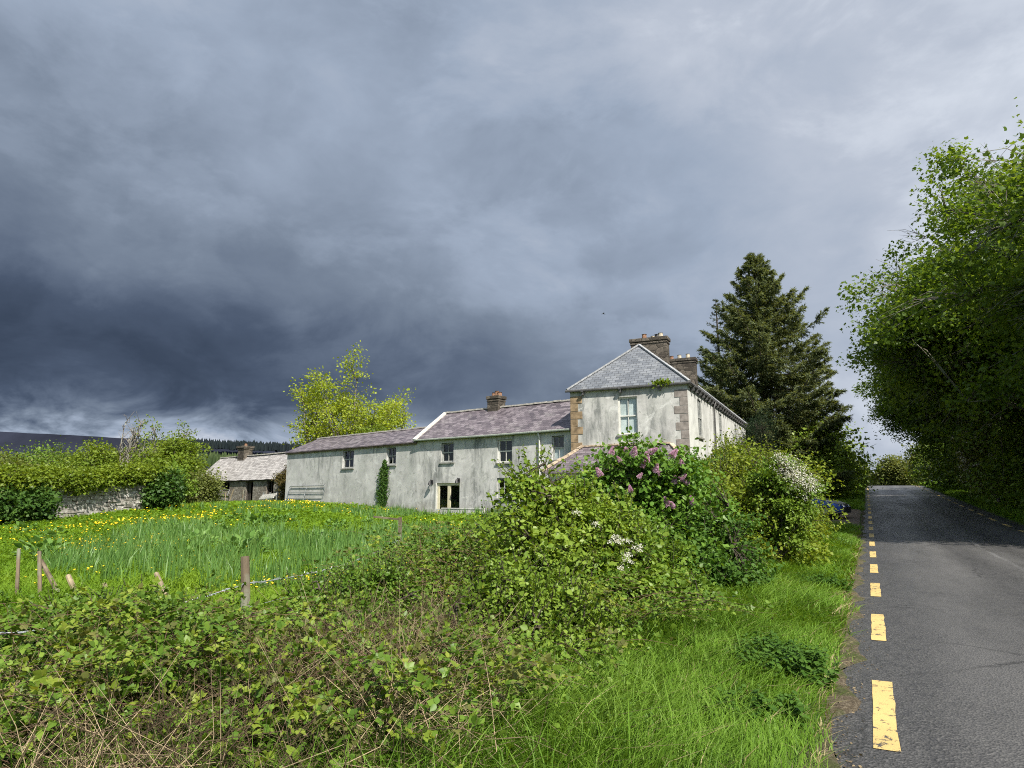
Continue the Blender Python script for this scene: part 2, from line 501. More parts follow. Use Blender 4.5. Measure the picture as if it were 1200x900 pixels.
MAT['olive'] = M_leaf('olive_leaf', (.09, .12, .025), (.15, .18, .045), (.21, .23, .07), .33, .5, .3, .3, .5)
MAT['spruce'] = M_leaf('spruce_needle', (.085, .118, .055), (.14, .175, .078), (.205, .235, .115), .34, .6, .25, .35, .5)
MAT['spruce_dark'] = M_leaf('spruce_needle_dark', (.055, .08, .042), (.09, .12, .06), (.13, .155, .08), .25, .6, .25, .35, .5)
MAT['yew'] = M_leaf('yew_needle', (.008, .02, .008), (.014, .032, .012), (.026, .05, .018), .06, .55, .3, .6, .4)
MAT['ivy'] = M_leaf('ivy_leaf', (.025, .065, .012), (.05, .11, .018), (.095, .165, .03), .22, .5, .3, .7, .4)
MAT['ivy_top'] = M_leaf('hedge_top_leaf', (.085, .14, .012), (.155, .225, .02), (.23, .29, .03), .33, .4, .4, .5, .45)
MAT['ivy_red'] = M_leaf('russet_ivy', (.07, .06, .02), (.12, .09, .03), (.13, .14, .03), .2, .5, .3, .9, .4)
MAT['blossom'] = M_leaf('may_blossom', (.62, .62, .50), (.74, .74, .66), (.80, .80, .76), .3, .6, .2, 1, .3, .8)
MAT['lilac_flower'] = M_leaf('lilac_flower', (.50, .26, .44), (.64, .42, .58), (.76, .60, .72), .3, .6, .2, 3, .4, .8)
MAT['hill'] = M_plain('cloud_shaded_moor', (.018, .021, .033), .95, .05, .35, .012, .0)  # cloud shadow lying on the hill is put into this dark base colour
MAT['forest'] = M_leaf('plantation', (.008, .013, .016), (.014, .020, .022), (.022, .030, .028), .05, .8, .1, .02, .5)
MAT['forest_green'] = M_leaf('plantation_green', (.03, .05, .02), (.05, .075, .028), (.075, .10, .04), .1, .8, .1, .02, .5)

# ------------------------------------------------------------------ foliage generators
KITE = (np.array([[0, 0, 0], [-.36, .48, .07], [0, 1, -.04], [.36, .48, .07]]), [np.array([[0, 3, 2], [0, 2, 1]])])
OVATE = (np.array([[0, 0, 0], [-.28, .2, .05], [-.36, .5, .07], [0, 1.0, -.07], [.36, .5, .07], [.28, .2, .05], [0, .5, -.02]]),
         [np.array([[0, 5, 6, 1]])[:, [0, 1, 2, 3]], np.array([[1, 6, 3, 2], [6, 5, 4, 3]])])
LONG = (np.array([[0, 0, 0], [-.13, .35, .04], [0, 1, -.08], [.13, .35, .04]]), [np.array([[0, 3, 2], [0, 2, 1]])])
NEEDLE = (np.array([[0, 0, 0], [-.11, .4, .0], [0, 1, -.10], [.11, .4, 0]]), [np.array([[0, 3, 2, 1]])])
PALM = (np.array([[0, 0, 0], [-.30, .05, .03], [-.52, .48, .08], [-.22, .52, .03], [0, 1, -.06], [.22, .52, .03], [.52, .48, .08], [.30, .05, .03]]),
        [np.array([[0, 3, 2, 1], [0, 5, 4, 3], [0, 7, 6, 5]])])


def unit(a):
    return a / np.maximum(np.linalg.norm(a, axis=-1, keepdims=True), 1e-9)


def leaves(P, T, N, S, tmpl):
    """place template leaves: P roots, T tip direction, N approx normal, S size"""
    tv, tf = tmpl
    T = unit(T); B = unit(np.cross(T, N)); Nn = np.cross(B, T)
    S = np.asarray(S, float)
    if S.ndim == 0: S = np.full(len(P), S)
    V = P[:, None, :] + S[:, None, None] * (tv[None, :, 0:1] * B[:, None, :] + tv[None, :, 1:2] * T[:, None, :] + tv[None, :, 2:3] * Nn[:, None, :])
    k = len(tv); off = (np.arange(len(P)) * k)
    F = [(off[:, None, None] + f[None]).reshape(-1, f.shape[1]) for f in tf]
    return V.reshape(-1, 3), F


def merge(parts):
    V = []; F = {}; o = 0
    for v, fs in parts:
        V.append(v)
        for f in fs: F.setdefault(f.shape[1], []).append(f + o)
        o += len(v)
    return np.concatenate(V), [np.concatenate(F[k]) for k in sorted(F)]


def twigs(A, M, B, r0, r1, sides=3):
    """many three-point twigs at once"""
    n = len(A); r0 = np.broadcast_to(r0, (n,)); r1 = np.broadcast_to(r1, (n,))
    D = unit(B - A); R = unit(np.cross(D, np.array([.31, .17, .93]))); U = np.cross(D, R)
    rings = []
    for Q, r in ((A, r0), (M, (r0 + r1) / 2), (B, r1)):
        for j in range(sides):
            t = 2 * PI * j / sides
            rings.append(Q + r[:, None] * (math.cos(t) * R + math.sin(t) * U))
    V = np.stack(rings, 1)
    f = []
    for k in range(2):
        for j in range(sides):
            f.append([k * sides + j, k * sides + (j + 1) % sides, (k + 1) * sides + (j + 1) % sides, (k + 1) * sides + j])
    f = np.array(f); off = np.arange(n) * sides * 3
    return V.reshape(-1, 3), [(off[:, None, None] + f[None]).reshape(-1, 4)]


def sph(n):
    return unit(rng.normal(size=(n, 3)))


def lobes_pts(lobes, n, shell=.55, lump=.22):
    """clump centres in a set of ellipsoid lobes, biased to their outside; returns centres and outward directions"""
    L = np.array([l[:6] for l in lobes], float)
    w = (L[:, 3] * L[:, 4] * L[:, 5]) ** .75; w /= w.sum()
    k = rng.choice(len(L), n, p=w)
    d = sph(n)
    r = shell + (1 - shell) * rng.random(n) ** .6
    ph = rng.random(6) * 6
    bump = 1 + lump * (np.sin(d[:, 0] * 4 + ph[0]) * np.sin(d[:, 1] * 4.6 + ph[1]) + .6 * np.sin(d[:, 2] * 6 + ph[2] + d[:, 0] * 3)) + rng.normal(0, lump * .25, n)
    C = L[k, :3] + d * (r * bump)[:, None] * L[k, 3:6]
    return C, d


def shoots(lobes, n, length, size, per=12):
    """upright leafy shoots breaking out of the top of a shrub"""
    C, d = lobes_pts(lobes, n * 3, .8, .2)
    k = np.argsort(-d[:, 2] + rng.normal(0, .35, len(d)))[:n]; A = C[k]; dd = unit(d[k] * [.8, .8, .3] + [0, 0, .8] + rng.normal(0, .25, (n, 3)))
    L = length * (.45 + .8 * rng.random(n)); B = A + dd * L[:, None]
    t = (np.arange(per) + .5) / per; P = A[:, None] + (B - A)[:, None] * t[None, :, None]
    T = unit(rng.normal(size=P.shape) + dd[:, None] * .6); N = unit(rng.normal(size=P.shape) * .5 + np.array([0, 0, .9]))
    S = size * (1.15 - .5 * t)[None] * (.7 + .6 * rng.random((n, per)))
    return (P.reshape(-1, 3), T.reshape(-1, 3), N.reshape(-1, 3), S.ravel()), twigs(A - dd * L[:, None] * .3, (A + B) / 2, B, .005, .002)


def canopy(lobes, n_cl, per, cr, size, tmpl, shell=.5, lump=.2, flat=.65, droop=.25, zmin=None, sj=.35, boughs=0, br=1.3):
    if boughs:
        Cb, db = lobes_pts(lobes, boughs, shell, lump)
        kb = rng.integers(0, boughs, n_cl); bs = br * (.55 + .8 * rng.random(boughs))
        o_ = rng.normal(size=(n_cl, 3)); o_ *= np.minimum(1, 1.6 / np.maximum(np.linalg.norm(o_, axis=1, keepdims=True), 1e-6))
        tilt = db[kb] * (o_ * db[kb]).sum(1, keepdims=True) * .25
        C = Cb[kb] + (o_ * [1, 1, .42] + tilt) * (bs[kb] * .62)[:, None]; C[:, 2] -= .12 * (o_[:, 0] ** 2 + o_[:, 1] ** 2) * bs[kb]; d = db[kb]
    else:
        C, d = lobes_pts(lobes, n_cl, shell, lump)
    if zmin is not None:
        C[:, 2] = np.maximum(C[:, 2], zmin + rng.random(n_cl) * .3)
    csz = cr * (.6 + .8 * rng.random(n_cl))
    g = rng.normal(size=(n_cl, per, 3)) * np.array([1, 1, flat])
    g *= np.minimum(1, 1.75 / np.maximum(np.linalg.norm(g, axis=-1, keepdims=True), 1e-6))
    g *= (csz * .6)[:, None, None]
    P = (C[:, None, :] + g).reshape(-1, 3)
    out = unit(g + d[:, None, :] * csz[:, None, None] * .4).reshape(-1, 3)
    T = unit(out * .8 + rng.normal(size=P.shape) * .6 + np.array([0, 0, -droop]))
    N = unit(np.array([0, 0, .8]) + out * .5 + rng.normal(size=P.shape) * .55)
    S = size * (1 + sj * rng.normal(size=len(P))).clip(.45, 1.7)
    return (P, T, N, S), C


def limbs(base, top, r0, C, n_limb=14, lean=0.0, t0=.22, twig_r=.012, mid_lift=.15):
    """trunk, limbs reaching into the crown and a twig to every clump"""
    base = np.array(base, float); top = np.array(top, float)
    mb = MB()
    h = np.linalg.norm(top - base)
    ts = np.linspace(0, 1, 9)
    tr = base[None] + (top - base)[None] * ts[:, None]
    tr[1:-1, :2] += rng.normal(0, .02 * h, (7, 2))
    rad = r0 * (1 - ts * .88); rad[0] *= 1.45
    tr[0, 2] -= .3
    mb.tube(tr, rad, 9)
    nodes = [tr[int(len(tr) * t0):]]
    sel = C[rng.choice(len(C), min(n_limb, len(C)), replace=False)]
    for q in sel:
        rel = np.clip((q[2] - base[2]) / h, 0, 1)
        t = np.clip(rel * rng.uniform(.35, .8), t0, .92)
        s = np.array([np.interp(t, ts, tr[:, i]) for i in range(3)])
        mid = s * .5 + q * .5; mid[2] += mid_lift * np.linalg.norm(q - s) * rng.uniform(-.3, 1)
        tt = np.linspace(0, 1, 6)[:, None]
        path = (1 - tt) ** 2 * s + 2 * tt * (1 - tt) * mid + tt ** 2 * q
        path[1:-1] += rng.normal(0, .02 * np.linalg.norm(q - s), (4, 3))
        rr = r0 * (1 - t * .8) * .48
        mb.tube(path, np.linspace(rr, max(twig_r, rr * .15), 6), 6)
        nodes.append(path[2:])
    Nd = np.concatenate(nodes)
    V = np.array(mb.v); F3 = {}
    for f in mb.f: F3.setdefault(len(f), []).append(f)
    parts = [(V, [np.array(F3[k]) for k in F3])]
    idx = np.empty(len(C), int)
    for i in range(0, len(C), 500):
        dd = ((C[i:i + 500, None, :] - Nd[None]) ** 2).sum(-1); idx[i:i + 500] = dd.argmin(1)
    A = Nd[idx]; M = (A + C) / 2; M[:, 2] += .08 * np.linalg.norm(C - A, axis=1)
    M += rng.normal(0, .05, M.shape) * np.linalg.norm(C - A, axis=1, keepdims=True)
    parts.append(twigs(A, M, C, twig_r * 1.8, twig_r * .5))
    return merge(parts)


def rel(V, loc):
    return V - np.asarray(loc, float)[None]


def plant(name, label, cat, base, group, trunk, crown, bark, leaf, crown_name='crown', trunk_name='trunk'):
    o = thing(name, base, label, cat, group)
    if trunk is not None:
        tk = link(trunk_name, np_mesh(trunk_name, rel(trunk[0], base), trunk[1], smooth=True), bark, o)
        if trunk_name == 'stem': tk['kind'] = 'stuff'
    if crown is not None:
        link(crown_name, np_mesh(crown_name, rel(crown[0], base), crown[1]), leaf, o)
    return o


def copy_tree(o, loc, rz=0, s=1.0, label=None):
    c = o.copy(); COL.objects.link(c); c.location = [float(v) for v in loc]; c.rotation_euler = (0, 0, rz)
    c.scale = (s, s, s) if not hasattr(s, '__len__') else s
    if label: c['label'] = label
    for ch in list(o.children):
        d = ch.copy(); COL.objects.link(d); d.parent = c
        for g in list(ch.children):
            e = g.copy(); COL.objects.link(e); e.parent = d
    return c


def blades(P, h, w, lean, bend=.35, az=None):
    """grass blades: five vertices each, bent over"""
    n = len(P); h = np.broadcast_to(h, (n,)); w = np.broadcast_to(w, (n,))
    a = rng.random(n) * 2 * PI if az is None else az
    d = np.stack([np.cos(a), np.sin(a), np.zeros(n)], 1)
    fa = a + PI / 2 + rng.normal(0, .6, n)
    s = np.stack([np.cos(fa), np.sin(fa), np.zeros(n)], 1)
    ln = (lean * (.3 + rng.random(n) * 1.2))[:, None] * h[:, None]
    up = np.array([0, 0, 1.])
    m = P + d * ln * .35 + up * (h * .55)[:, None]
    t = P + d * ln * (1 + bend) + up * (h * (1 - .35 * np.minimum(lean, 1.2) * rng.random(n)))[:, None]
    V = np.stack([P - s * (w / 2)[:, None], P + s * (w / 2)[:, None], m + s * (w * .42)[:, None], m - s * (w * .42)[:, None], t], 1)
    off = np.arange(n) * 5
    return V.reshape(-1, 3), [(off[:, None] + np.array([2, 4, 3])[None]), (off[:, None] + np.array([0, 1, 2, 3])[None])]


def cane_patch(base, rx, ry, n, length, height, node, leaf_size, hz_fn=H):
    """arching bramble canes with three-part leaves; returns cane mesh and leaf arrays"""
    a0 = rng.random(n) * 2 * PI; rr = np.sqrt(rng.random(n))
    bx = base[0] + rx * rr * np.cos(a0); by = base[1] + ry * rr * np.sin(a0)
    bz = hz_fn(bx, by)
    az = rng.random(n) * 2 * PI
    L = length * (.5 + rng.random(n)); Hh = height * (.55 + .7 * rng.random(n))
    tip = rng.uniform(-.1, .7, n)  # how far the tip has come down
    m = 9
    t = np.linspace(0, 1, m)[None]
    hor = L[:, None] * (t ** 1.15) * .75
    zz = Hh[:, None] * (np.sin(np.minimum(t * 1.25, 1) * PI / 2) - tip[:, None] * np.maximum(t - .5, 0) ** 1.5 * 1.6)
    X = bx[:, None] + np.cos(az)[:, None] * hor + rng.normal(0, .015, (n, m)).cumsum(1)
    Y = by[:, None] + np.sin(az)[:, None] * hor + rng.normal(0, .015, (n, m)).cumsum(1)
    Z = np.maximum(bz[:, None] + zz, hz_fn(X, Y) + .03)
    Pth = np.stack([X, Y, Z], -1)
    parts = []
    for k in range(0, m - 2, 2):
        parts.append(twigs(Pth[:, k], Pth[:, k + 1], Pth[:, k + 2], .0045 * (1 - k / 10), .0045 * (1 - (k + 2) / 10)))
    # leaf nodes
    nn = int(length / node)
    tt = rng.uniform(.12, 1, (n, nn)); i = np.minimum((tt * (m - 1)).astype(int), m - 2); f = tt * (m - 1) - i
    idx = np.arange(n)[:, None]
    Q = Pth[idx, i] * (1 - f[..., None]) + Pth[idx, i + 1] * f[..., None]
    dr = unit(Pth[idx, i + 1] - Pth[idx, i])
    Q = Q.reshape(-1, 3); dr = dr.reshape(-1, 3)
    side = unit(rng.normal(size=Q.shape) + dr * .5 + np.array([0, 0, .5]))
    Qe = Q + side * (.035 + .05 * rng.random(len(Q)))[:, None]
    N = unit(np.array([0, 0, 1.]) + rng.normal(size=Q.shape) * .45)
    T0 = unit(side + np.array([0, 0, -.25]))
    B = unit(np.cross(T0, N))
    PP = np.concatenate([Qe, Qe, Qe]); TT = np.concatenate([T0, unit(T0 * .35 + B), unit(T0 * .35 - B)])
    NN = np.concatenate([N] * 3); S = leaf_size * (.6 + .7 * rng.random(len(Q))); SS = np.concatenate([S * 1.1, S * .9, S * .9])
    return merge(parts), (PP, TT, NN, SS)

# ------------------------------------------------------------------ sky, sun, camera
SUN_EL, SUN_AZ = math.radians(46), math.atan2(.81, -.587)
sdir = np.array([math.sin(SUN_AZ) * math.cos(SUN_EL), math.cos(SUN_AZ) * math.cos(SUN_EL), math.sin(SUN_EL)])


def build_world():
    w = bpy.data.worlds.new('World'); scene.world = w; w.use_nodes = True
    T = NT.__new__(NT); T.t = w.node_tree; T.t.nodes.clear()
    out = T.n('ShaderNodeOutputWorld')
    sky = T.n('ShaderNodeTexSky', sky_type='NISHITA'); sky.sun_disc = False
    sky.sun_elevation = SUN_EL; sky.sun_rotation = SUN_AZ
    bg1 = T.n('ShaderNodeBackground'); T.t.links.new(sky.outputs[0], bg1.inputs[0]); bg1.inputs[1].default_value = .11
    tc = T.n('ShaderNodeTexCoord'); d = tc.outputs['Generated']
    def dot(v):
        k = T.n('ShaderNodeVectorMath', operation='DOT_PRODUCT'); T.t.links.new(d, k.inputs[0]); k.inputs[1].default_value = v; return k.outputs['Value']
    L = dot(tuple(RT)); E = dot((0, 0, 1)); Fd = dot(tuple(FH))
    Ec = T.math('MAXIMUM', E, 0)
    sq = T.n('ShaderNodeMapping'); T.t.links.new(d, sq.inputs['Vector']); sq.inputs['Scale'].default_value = (1, 1, 1.75); sq.inputs['Location'].default_value = (3.1, 1.7, .4)
    n1 = T.noise(2.6, sq.outputs[0], 8, .55, .25)
    n2 = T.noise(7.0, sq.outputs[0], 8, .58, .5)
    n3 = T.noise(1.1, sq.outputs[0], 3, .5)
    lump = T.ramp(T.noise(4.2, sq.outputs[0], 9, .6, .3), [(.46, 0.), (.60, .55), (.70, 1.)], 'EASE')
    base = T.math('ADD', T.math('MULTIPLY', L, .34), T.math('ADD', T.math('MULTIPLY', Ec, .12), .66))
    band = T.ramp(Ec, [(0, .25), (.09, .65), (.15, 1.), (.23, .95), (.33, .42), (.48, .05), (.6, 0.)], 'EASE')
    bl = T.n('ShaderNodeClamp'); T.t.links.new(T.math('SUBTRACT', .72, T.math('MULTIPLY', L, 1.1)), bl.inputs[0])
    f = T.math('SUBTRACT', base, T.math('MULTIPLY', T.math('MULTIPLY', band, bl.outputs[0]), .46))
    low = T.ramp(Ec, [(0, 1.), (.075, .95), (.135, .25), (.17, 0.)])
    ll = T.n('ShaderNodeClamp'); T.t.links.new(T.math('SUBTRACT', .25, T.math('MULTIPLY', L, 1.5)), ll.inputs[0])
    brk = T.ramp(n2, [(.40, 0.), (.62, 1.)])
    f = T.math('ADD', f, T.math('MULTIPLY', lump, .13))
    f = T.math('ADD', f, T.math('MULTIPLY', T.math('MULTIPLY', low, ll.outputs[0]), T.math('ADD', T.math('MULTIPLY', brk, .85), .12)))
    f = T.math('ADD', f, T.math('MULTIPLY', T.math('SUBTRACT', n1, .5), .60))
    f = T.math('ADD', f, T.math('MULTIPLY', T.math('SUBTRACT', n2, .5), .22))
    f = T.math('ADD', f, T.math('MULTIPLY', T.math('SUBTRACT', n3, .5), .25))
    c = T.ramp(f, [(0.0, (.030, .043, .070)), (.14, (.047, .065, .102)), (.26, (.078, .102, .148)), (.44, (.130, .162, .215)), (.66, (.225, .27, .345)), (.88, (.325, .36, .425)), (1.0, (.42, .455, .515))])
    bg2 = T.n('ShaderNodeBackground'); T.t.links.new(c, bg2.inputs[0]); bg2.inputs[1].default_value = 1
    back = T.n('ShaderNodeMapRange'); T.t.links.new(Fd, back.inputs[0])
    back.inputs[1].default_value = -.6; back.inputs[2].default_value = .05; back.inputs[3].default_value = .35; back.inputs[4].default_value = 1.
    ms = T.n('ShaderNodeMixShader'); T.t.links.new(back.outputs[0], ms.inputs[0])
    T.t.links.new(bg1.outputs[0], ms.inputs[1]); T.t.links.new(bg2.outputs[0], ms.inputs[2])
    T.t.links.new(ms.outputs[0], out.inputs[0])


build_world()
sun = bpy.data.lights.new('sun', 'SUN'); sun.energy = 4.9; sun.angle = math.radians(.53); sun.color = (1, .94, .84)
so = bpy.data.objects.new('sun', sun); COL.objects.link(so)
so.rotation_euler = Vector(-sdir).to_track_quat('-Z', 'Y').to_euler()
so.location = (20, -10, 40)
cam = bpy.data.cameras.new('camera'); co = bpy.data.objects.new('camera', cam); COL.objects.link(co)
co.location = tuple(EYE); co.rotation_euler = (PI / 2 + PITCH, 0, YAW)
cam.sensor_fit = 'HORIZONTAL'; cam.angle = 2 * math.atan(600 / FPX); cam.clip_end = 9000; cam.clip_start = .05
scene.camera = co
scene.view_settings.view_transform = 'Standard'; scene.view_settings.look = 'None'
scene.view_settings.exposure = 0.62; scene.view_settings.gamma = 1; scene.view_settings.use_curve_mapping = False
scene.render.engine = 'CYCLES'
cy = scene.cycles
cy.max_bounces = 6; cy.diffuse_bounces = 3; cy.glossy_bounces = 3; cy.transmission_bounces = 5; cy.transparent_max_bounces = 8
cy.use_adaptive_sampling = True; cy.adaptive_threshold = .02
cy.use_denoising = False
cy.filter_width = 1.05
cy.sample_clamp_indirect = 4
cy.caustics_reflective = False; cy.caustics_refractive = False

# ------------------------------------------------------------------ ground, road, lines
def grid_mesh(name, xs, ys, zf, mat, kind='structure', smooth=True):
    X, Y = np.meshgrid(xs, ys); Z = zf(X, Y)
    V = np.stack([X, Y, Z], -1).reshape(-1, 3); nx, ny = len(xs), len(ys)
    i = (np.arange(ny - 1)[:, None] * nx + np.arange(nx - 1)[None]).ravel()
    o = link(name, np_mesh(name, V, [np.stack([i, i + 1, i + nx + 1, i + nx], 1)], smooth=smooth), mat)
    return tag(o, kind=kind)


xs = np.concatenate([[-4000, -2000, -1000, -500, -250, -150, -100, -80], np.arange(-64, -8, 1.), np.arange(-8, -.75, .25),
                     [-.75, -.6, -.5, -.42, -.37, -.30, 0, 1.5, 3.2, 5, 5.5, 5.58, 5.64, 5.7, 5.8, 6], np.arange(6.5, 12, .5), np.arange(12, 30, 1.5), [40, 60, 100, 200, 500, 1500, 4000]])
ys = np.concatenate([[-300, -100, -40, -20], np.arange(-12, 0, 1.), np.arange(0, 50, .5), np.arange(50, 125, 1.), [135, 160, 220, 400, 800, 1600, 4000]])
grid_mesh('ground', xs, ys, H, MAT['ground'])

ry = np.concatenate([np.arange(-30, 0, 2.), np.arange(0, 30, .25), np.arange(30, 121, 1.)])
rxs = np.linspace(0, 1, 9)
Xr = np.zeros((len(ry), 9))
el = -.355 + .035 * np.sin(ry * 1.9) + .03 * np.sin(ry * 4.3 + 1) + rng.normal(0, .012, len(ry))
er = 5.60 + .03 * np.sin(ry * 2.3)
Xr = el[:, None] * (1 - rxs) + er[:, None] * rxs
Yr = np.repeat(ry[:, None], 9, 1); Zr = zroad(Yr) + .05 - .03 * (2 * rxs[None] - 1) ** 2 - .03
Vr = np.stack([Xr, Yr, Zr], -1).reshape(-1, 3)
ii = (np.arange(len(ry) - 1)[:, None] * 9 + np.arange(8)[None]).ravel()
tag(link('road', np_mesh('road', Vr, [np.stack([ii, ii + 1, ii + 10, ii + 9], 1)], smooth=True), MAT['asphalt']), kind='structure')


def zsurf(x, y):
    u = (x + .355) / 5.955
    return zroad(y) + .02 - .03 * (2 * u - 1) ** 2


def dashes(name, xc, w, y0, y1, per, ln):
    V = []; F = []
    y = y0
    while y < y1:
        L = ln + rng.normal(0, .04); ks = np.linspace(y, y + L, 9)
        for k, yy in enumerate(ks):
            jl, jr = rng.normal(0, .004, 2)
            e = 0.03 * (rng.random() - .5) if k in (0, 8) else 0
            for x, j in ((xc - w / 2, jl), (xc, 0), (xc + w / 2, jr)):
                V.append((x + j, yy + e, float(zsurf(x, yy)) + .005))
        o = len(V) - 27
        for k in range(8):
            for c in range(2): F.append((o + 3 * k + c, o + 3 * k + c + 1, o + 3 * k + c + 4, o + 3 * k + c + 3))
        y += per
    return tag(link(name, np_mesh(name, np.array(V), [np.array(F)]), MAT['yellow']), kind='structure')


dashes('road_edge_line', -.035, .15, 4.98 - 3.55 * 4, 98, 3.545, 1.80)
dashes('road_edge_line', 4.98, .14, 1.2, 98, 3.545, 1.80)

sv_x = np.array([-.20, -.06, .03, .07]); jit = .05 * np.sin(ry * 3.1 + 2) + .03 * np.sin(ry * 7.7) + rng.normal(0, .015, len(ry))
Xs = el[:, None] + sv_x[None] + jit[:, None] * np.array([.5, .5, 1, 1.4])[None]; Ys = np.repeat(ry[:, None], 4, 1)
Zs = zroad(Ys) + np.array([.035, .022, .012, -.010])[None]
ii = (np.arange(len(ry) - 1)[:, None] * 4 + np.arange(3)[None]).ravel()
t = NT('verge_grit'); nz = t.noise(38, t.pos(), 6, .75); n2 = t.noise(3, t.pos(), 4)
c = t.ramp(nz, [(.3, (.03, .025, .018)), (.5, (.10, .08, .055)), (.68, (.22, .19, .14))]); c = t.mix(t.ramp(n2, [(.45, 0.), (.6, .7)]), c, (.05, .07, .02))
MAT['grit'] = t.done(t.princ(c, .95, .1, nz, 1., .02))
tag(link('verge_soil', np_mesh('verge_soil', np.stack([Xs, Ys, Zs], -1).reshape(-1, 3), [np.stack([ii, ii + 1, ii + 5, ii + 4], 1)], smooth=True), MAT['grit']), kind='structure')
# loose chippings and leaf scraps along the edge of the tarmac
n = 2600; yy = 2 + 26 * rng.random(n) ** 1.6; xx = np.interp(yy, ry, el) + np.abs(rng.normal(0, .13, n)) - .05
P = np.stack([xx, yy, zsurf(xx, yy) + .006], 1); lv = leaves(P, rng.normal(size=(n, 3)) * [1, 1, .15], rng.normal(size=(n, 3)) * .3 + [0, 0, 1], .008 + .022 * rng.random(n) ** 3, OVATE)
tag(link('leaf_litter', np_mesh('leaf_litter', *lv), MAT['straw_litter']), 'dead leaf scraps and chippings along the edge of the tarmac', 'litter', None, 'stuff')

dxs = np.linspace(-7.5, -.37, 30); dys = np.linspace(29.5, 44.5, 40)
def drive_z(X, Y):
    c = 37 + (-.4 - X) * -.12
    hw = 6.2 - (-.4 - X) * .35 + .5 * np.sin(X * 3)
    return H(X, Y) + np.where(np.abs(Y - c) < hw, .035, -.12)
grid_mesh('driveway', dxs, dys, drive_z, MAT['dirt'])

# far moor, coloured as if under cloud shadow, and plantation
def ridge_obj(name, pxs, tops, D, depth, base, mat, jit=0):
    V = []; n = len(pxs)
    for k, (px, ty) in enumerate(zip(pxs, tops)):
        a = at_d(px, ty, D); f = at_d(px, 580, D - depth); b = at_d(px, 580, D + depth)
        m = a * .45 + at_d(px, 580, D - depth * .5) * .55
        m2 = a * .82 + at_d(px, 580, D - depth * .22) * .18
        f[2] = base; b[2] = base
        for q in (f, m, m2, a, b): V.append(q)
    F = []
    for k in range(n - 1):
        for j in range(4): F.append((k * 5 + j, (k + 1) * 5 + j, (k + 1) * 5 + j + 1, k * 5 + j + 1))
    return tag(link(name, np_mesh(name, np.array(V), [np.array(F)], smooth=True), mat), kind='structure')


hpx = np.arange(-700, 1500, 12.)
htop = np.interp(hpx, [-700, -200, 0, 120, 230, 330, 480, 640, 900, 1200, 1500], [520, 500, 506, 512, 517, 521, 530, 546, 566, 572, 576]) + rng.normal(0, .25, len(hpx))
ridge_obj('hill', hpx, htop, 1500, 700, -5, MAT['hill'])


def forest_strip(name, px0, px1, top_fn, D, h, n, mat, rows=4):
    pts = []
    for k in range(n):
        px = rng.uniform(px0, px1); r = rng.random()
        p = at_d(px, top_fn(px) + rng.normal(0, .6), D - r * rows * 12); p[2] -= h * .75 + r * 6
        pts.append(p)
    P = np.array(pts); hh = h * (.7 + .5 * rng.random(n)); rad = hh * .22
    V = []; F = []
    for i, (p, a, r) in enumerate(zip(P, hh, rad)):
        o = len(V); ph = rng.random() * 6
        for lv, (zz, s) in enumerate(((0, 1), (.45, .75), (.75, .38))):
            for j in range(5):
                t = ph + 2 * PI * j / 5; q = r * s * rng.uniform(.8, 1.2)
                V.append((p[0] + q * math.cos(t), p[1] + q * math.sin(t), p[2] + a * zz))
        V.append((p[0], p[1], p[2] + a))
        for lv in range(2):
            for j in range(5):
                F.append((o + lv * 5 + j, o + lv * 5 + (j + 1) % 5, o + lv * 5 + 5 + (j + 1) % 5)); F.append((o + lv * 5 + j, o + lv * 5 + 5 + (j + 1) % 5, o + lv * 5 + 5 + j))
        for j in range(5): F.append((o + 10 + j, o + 10 + (j + 1) % 5, o + 15))
    return tag(link(name, np_mesh(name, np.array(V), [np.array(F)]), mat),
               None, None, None, 'stuff')


o = forest_strip('conifer_forest', 215, 480, lambda px: np.interp(px, [150, 215, 330, 480], [516, 515, 520, 528]), 1450, 15, 1300, MAT['forest'])
tag(o, 'dark conifer plantation along the crest of the far hill', 'forest')
o = forest_strip('conifer_forest', 30, 330, lambda px: np.interp(px, [30, 60, 110, 240, 330], [538, 533, 532, 530.5, 536]), 620, 9, 900, MAT['forest_green'])
tag(o, 'green conifer plantation on the lower slope behind the cottage chimney', 'forest')

# ------------------------------------------------------------------ walls with real openings
def wall(mb, F, u0, u1, v0, v1, holes, reveal=.17, w=0):
    us = sorted({u0, u1, *[h[0] for h in holes], *[h[1] for h in holes]}); vs = sorted({v0, v1, *[h[2] for h in holes], *[h[3] for h in holes]})
    us = [u for u in us if u0 <= u <= u1]; vs = [v for v in vs if v0 <= v <= v1]
    for a, b in zip(us, us[1:]):
        for c, d in zip(vs, vs[1:]):
            mu, mv = (a + b) / 2, (c + d) / 2
            if any(h[0] < mu < h[1] and h[2] < mv < h[3] for h in holes): continue
            mb.poly([F.p(a, c, w), F.p(b, c, w), F.p(b, d, w), F.p(a, d, w)])
    for a, b, c, d in [h[:4] for h in holes]:
        r = w - reveal
        mb.poly([F.p(a, c, w), F.p(a, d, w), F.p(a, d, r), F.p(a, c, r)]); mb.poly([F.p(b, d, w), F.p(b, c, w), F.p(b, c, r), F.p(b, d, r)])
        mb.poly([F.p(a, d, w), F.p(b, d, w), F.p(b, d, r), F.p(a, d, r)]); mb.poly([F.p(b, c, w), F.p(a, c, w), F.p(a, c, r), F.p(b, c, r)])


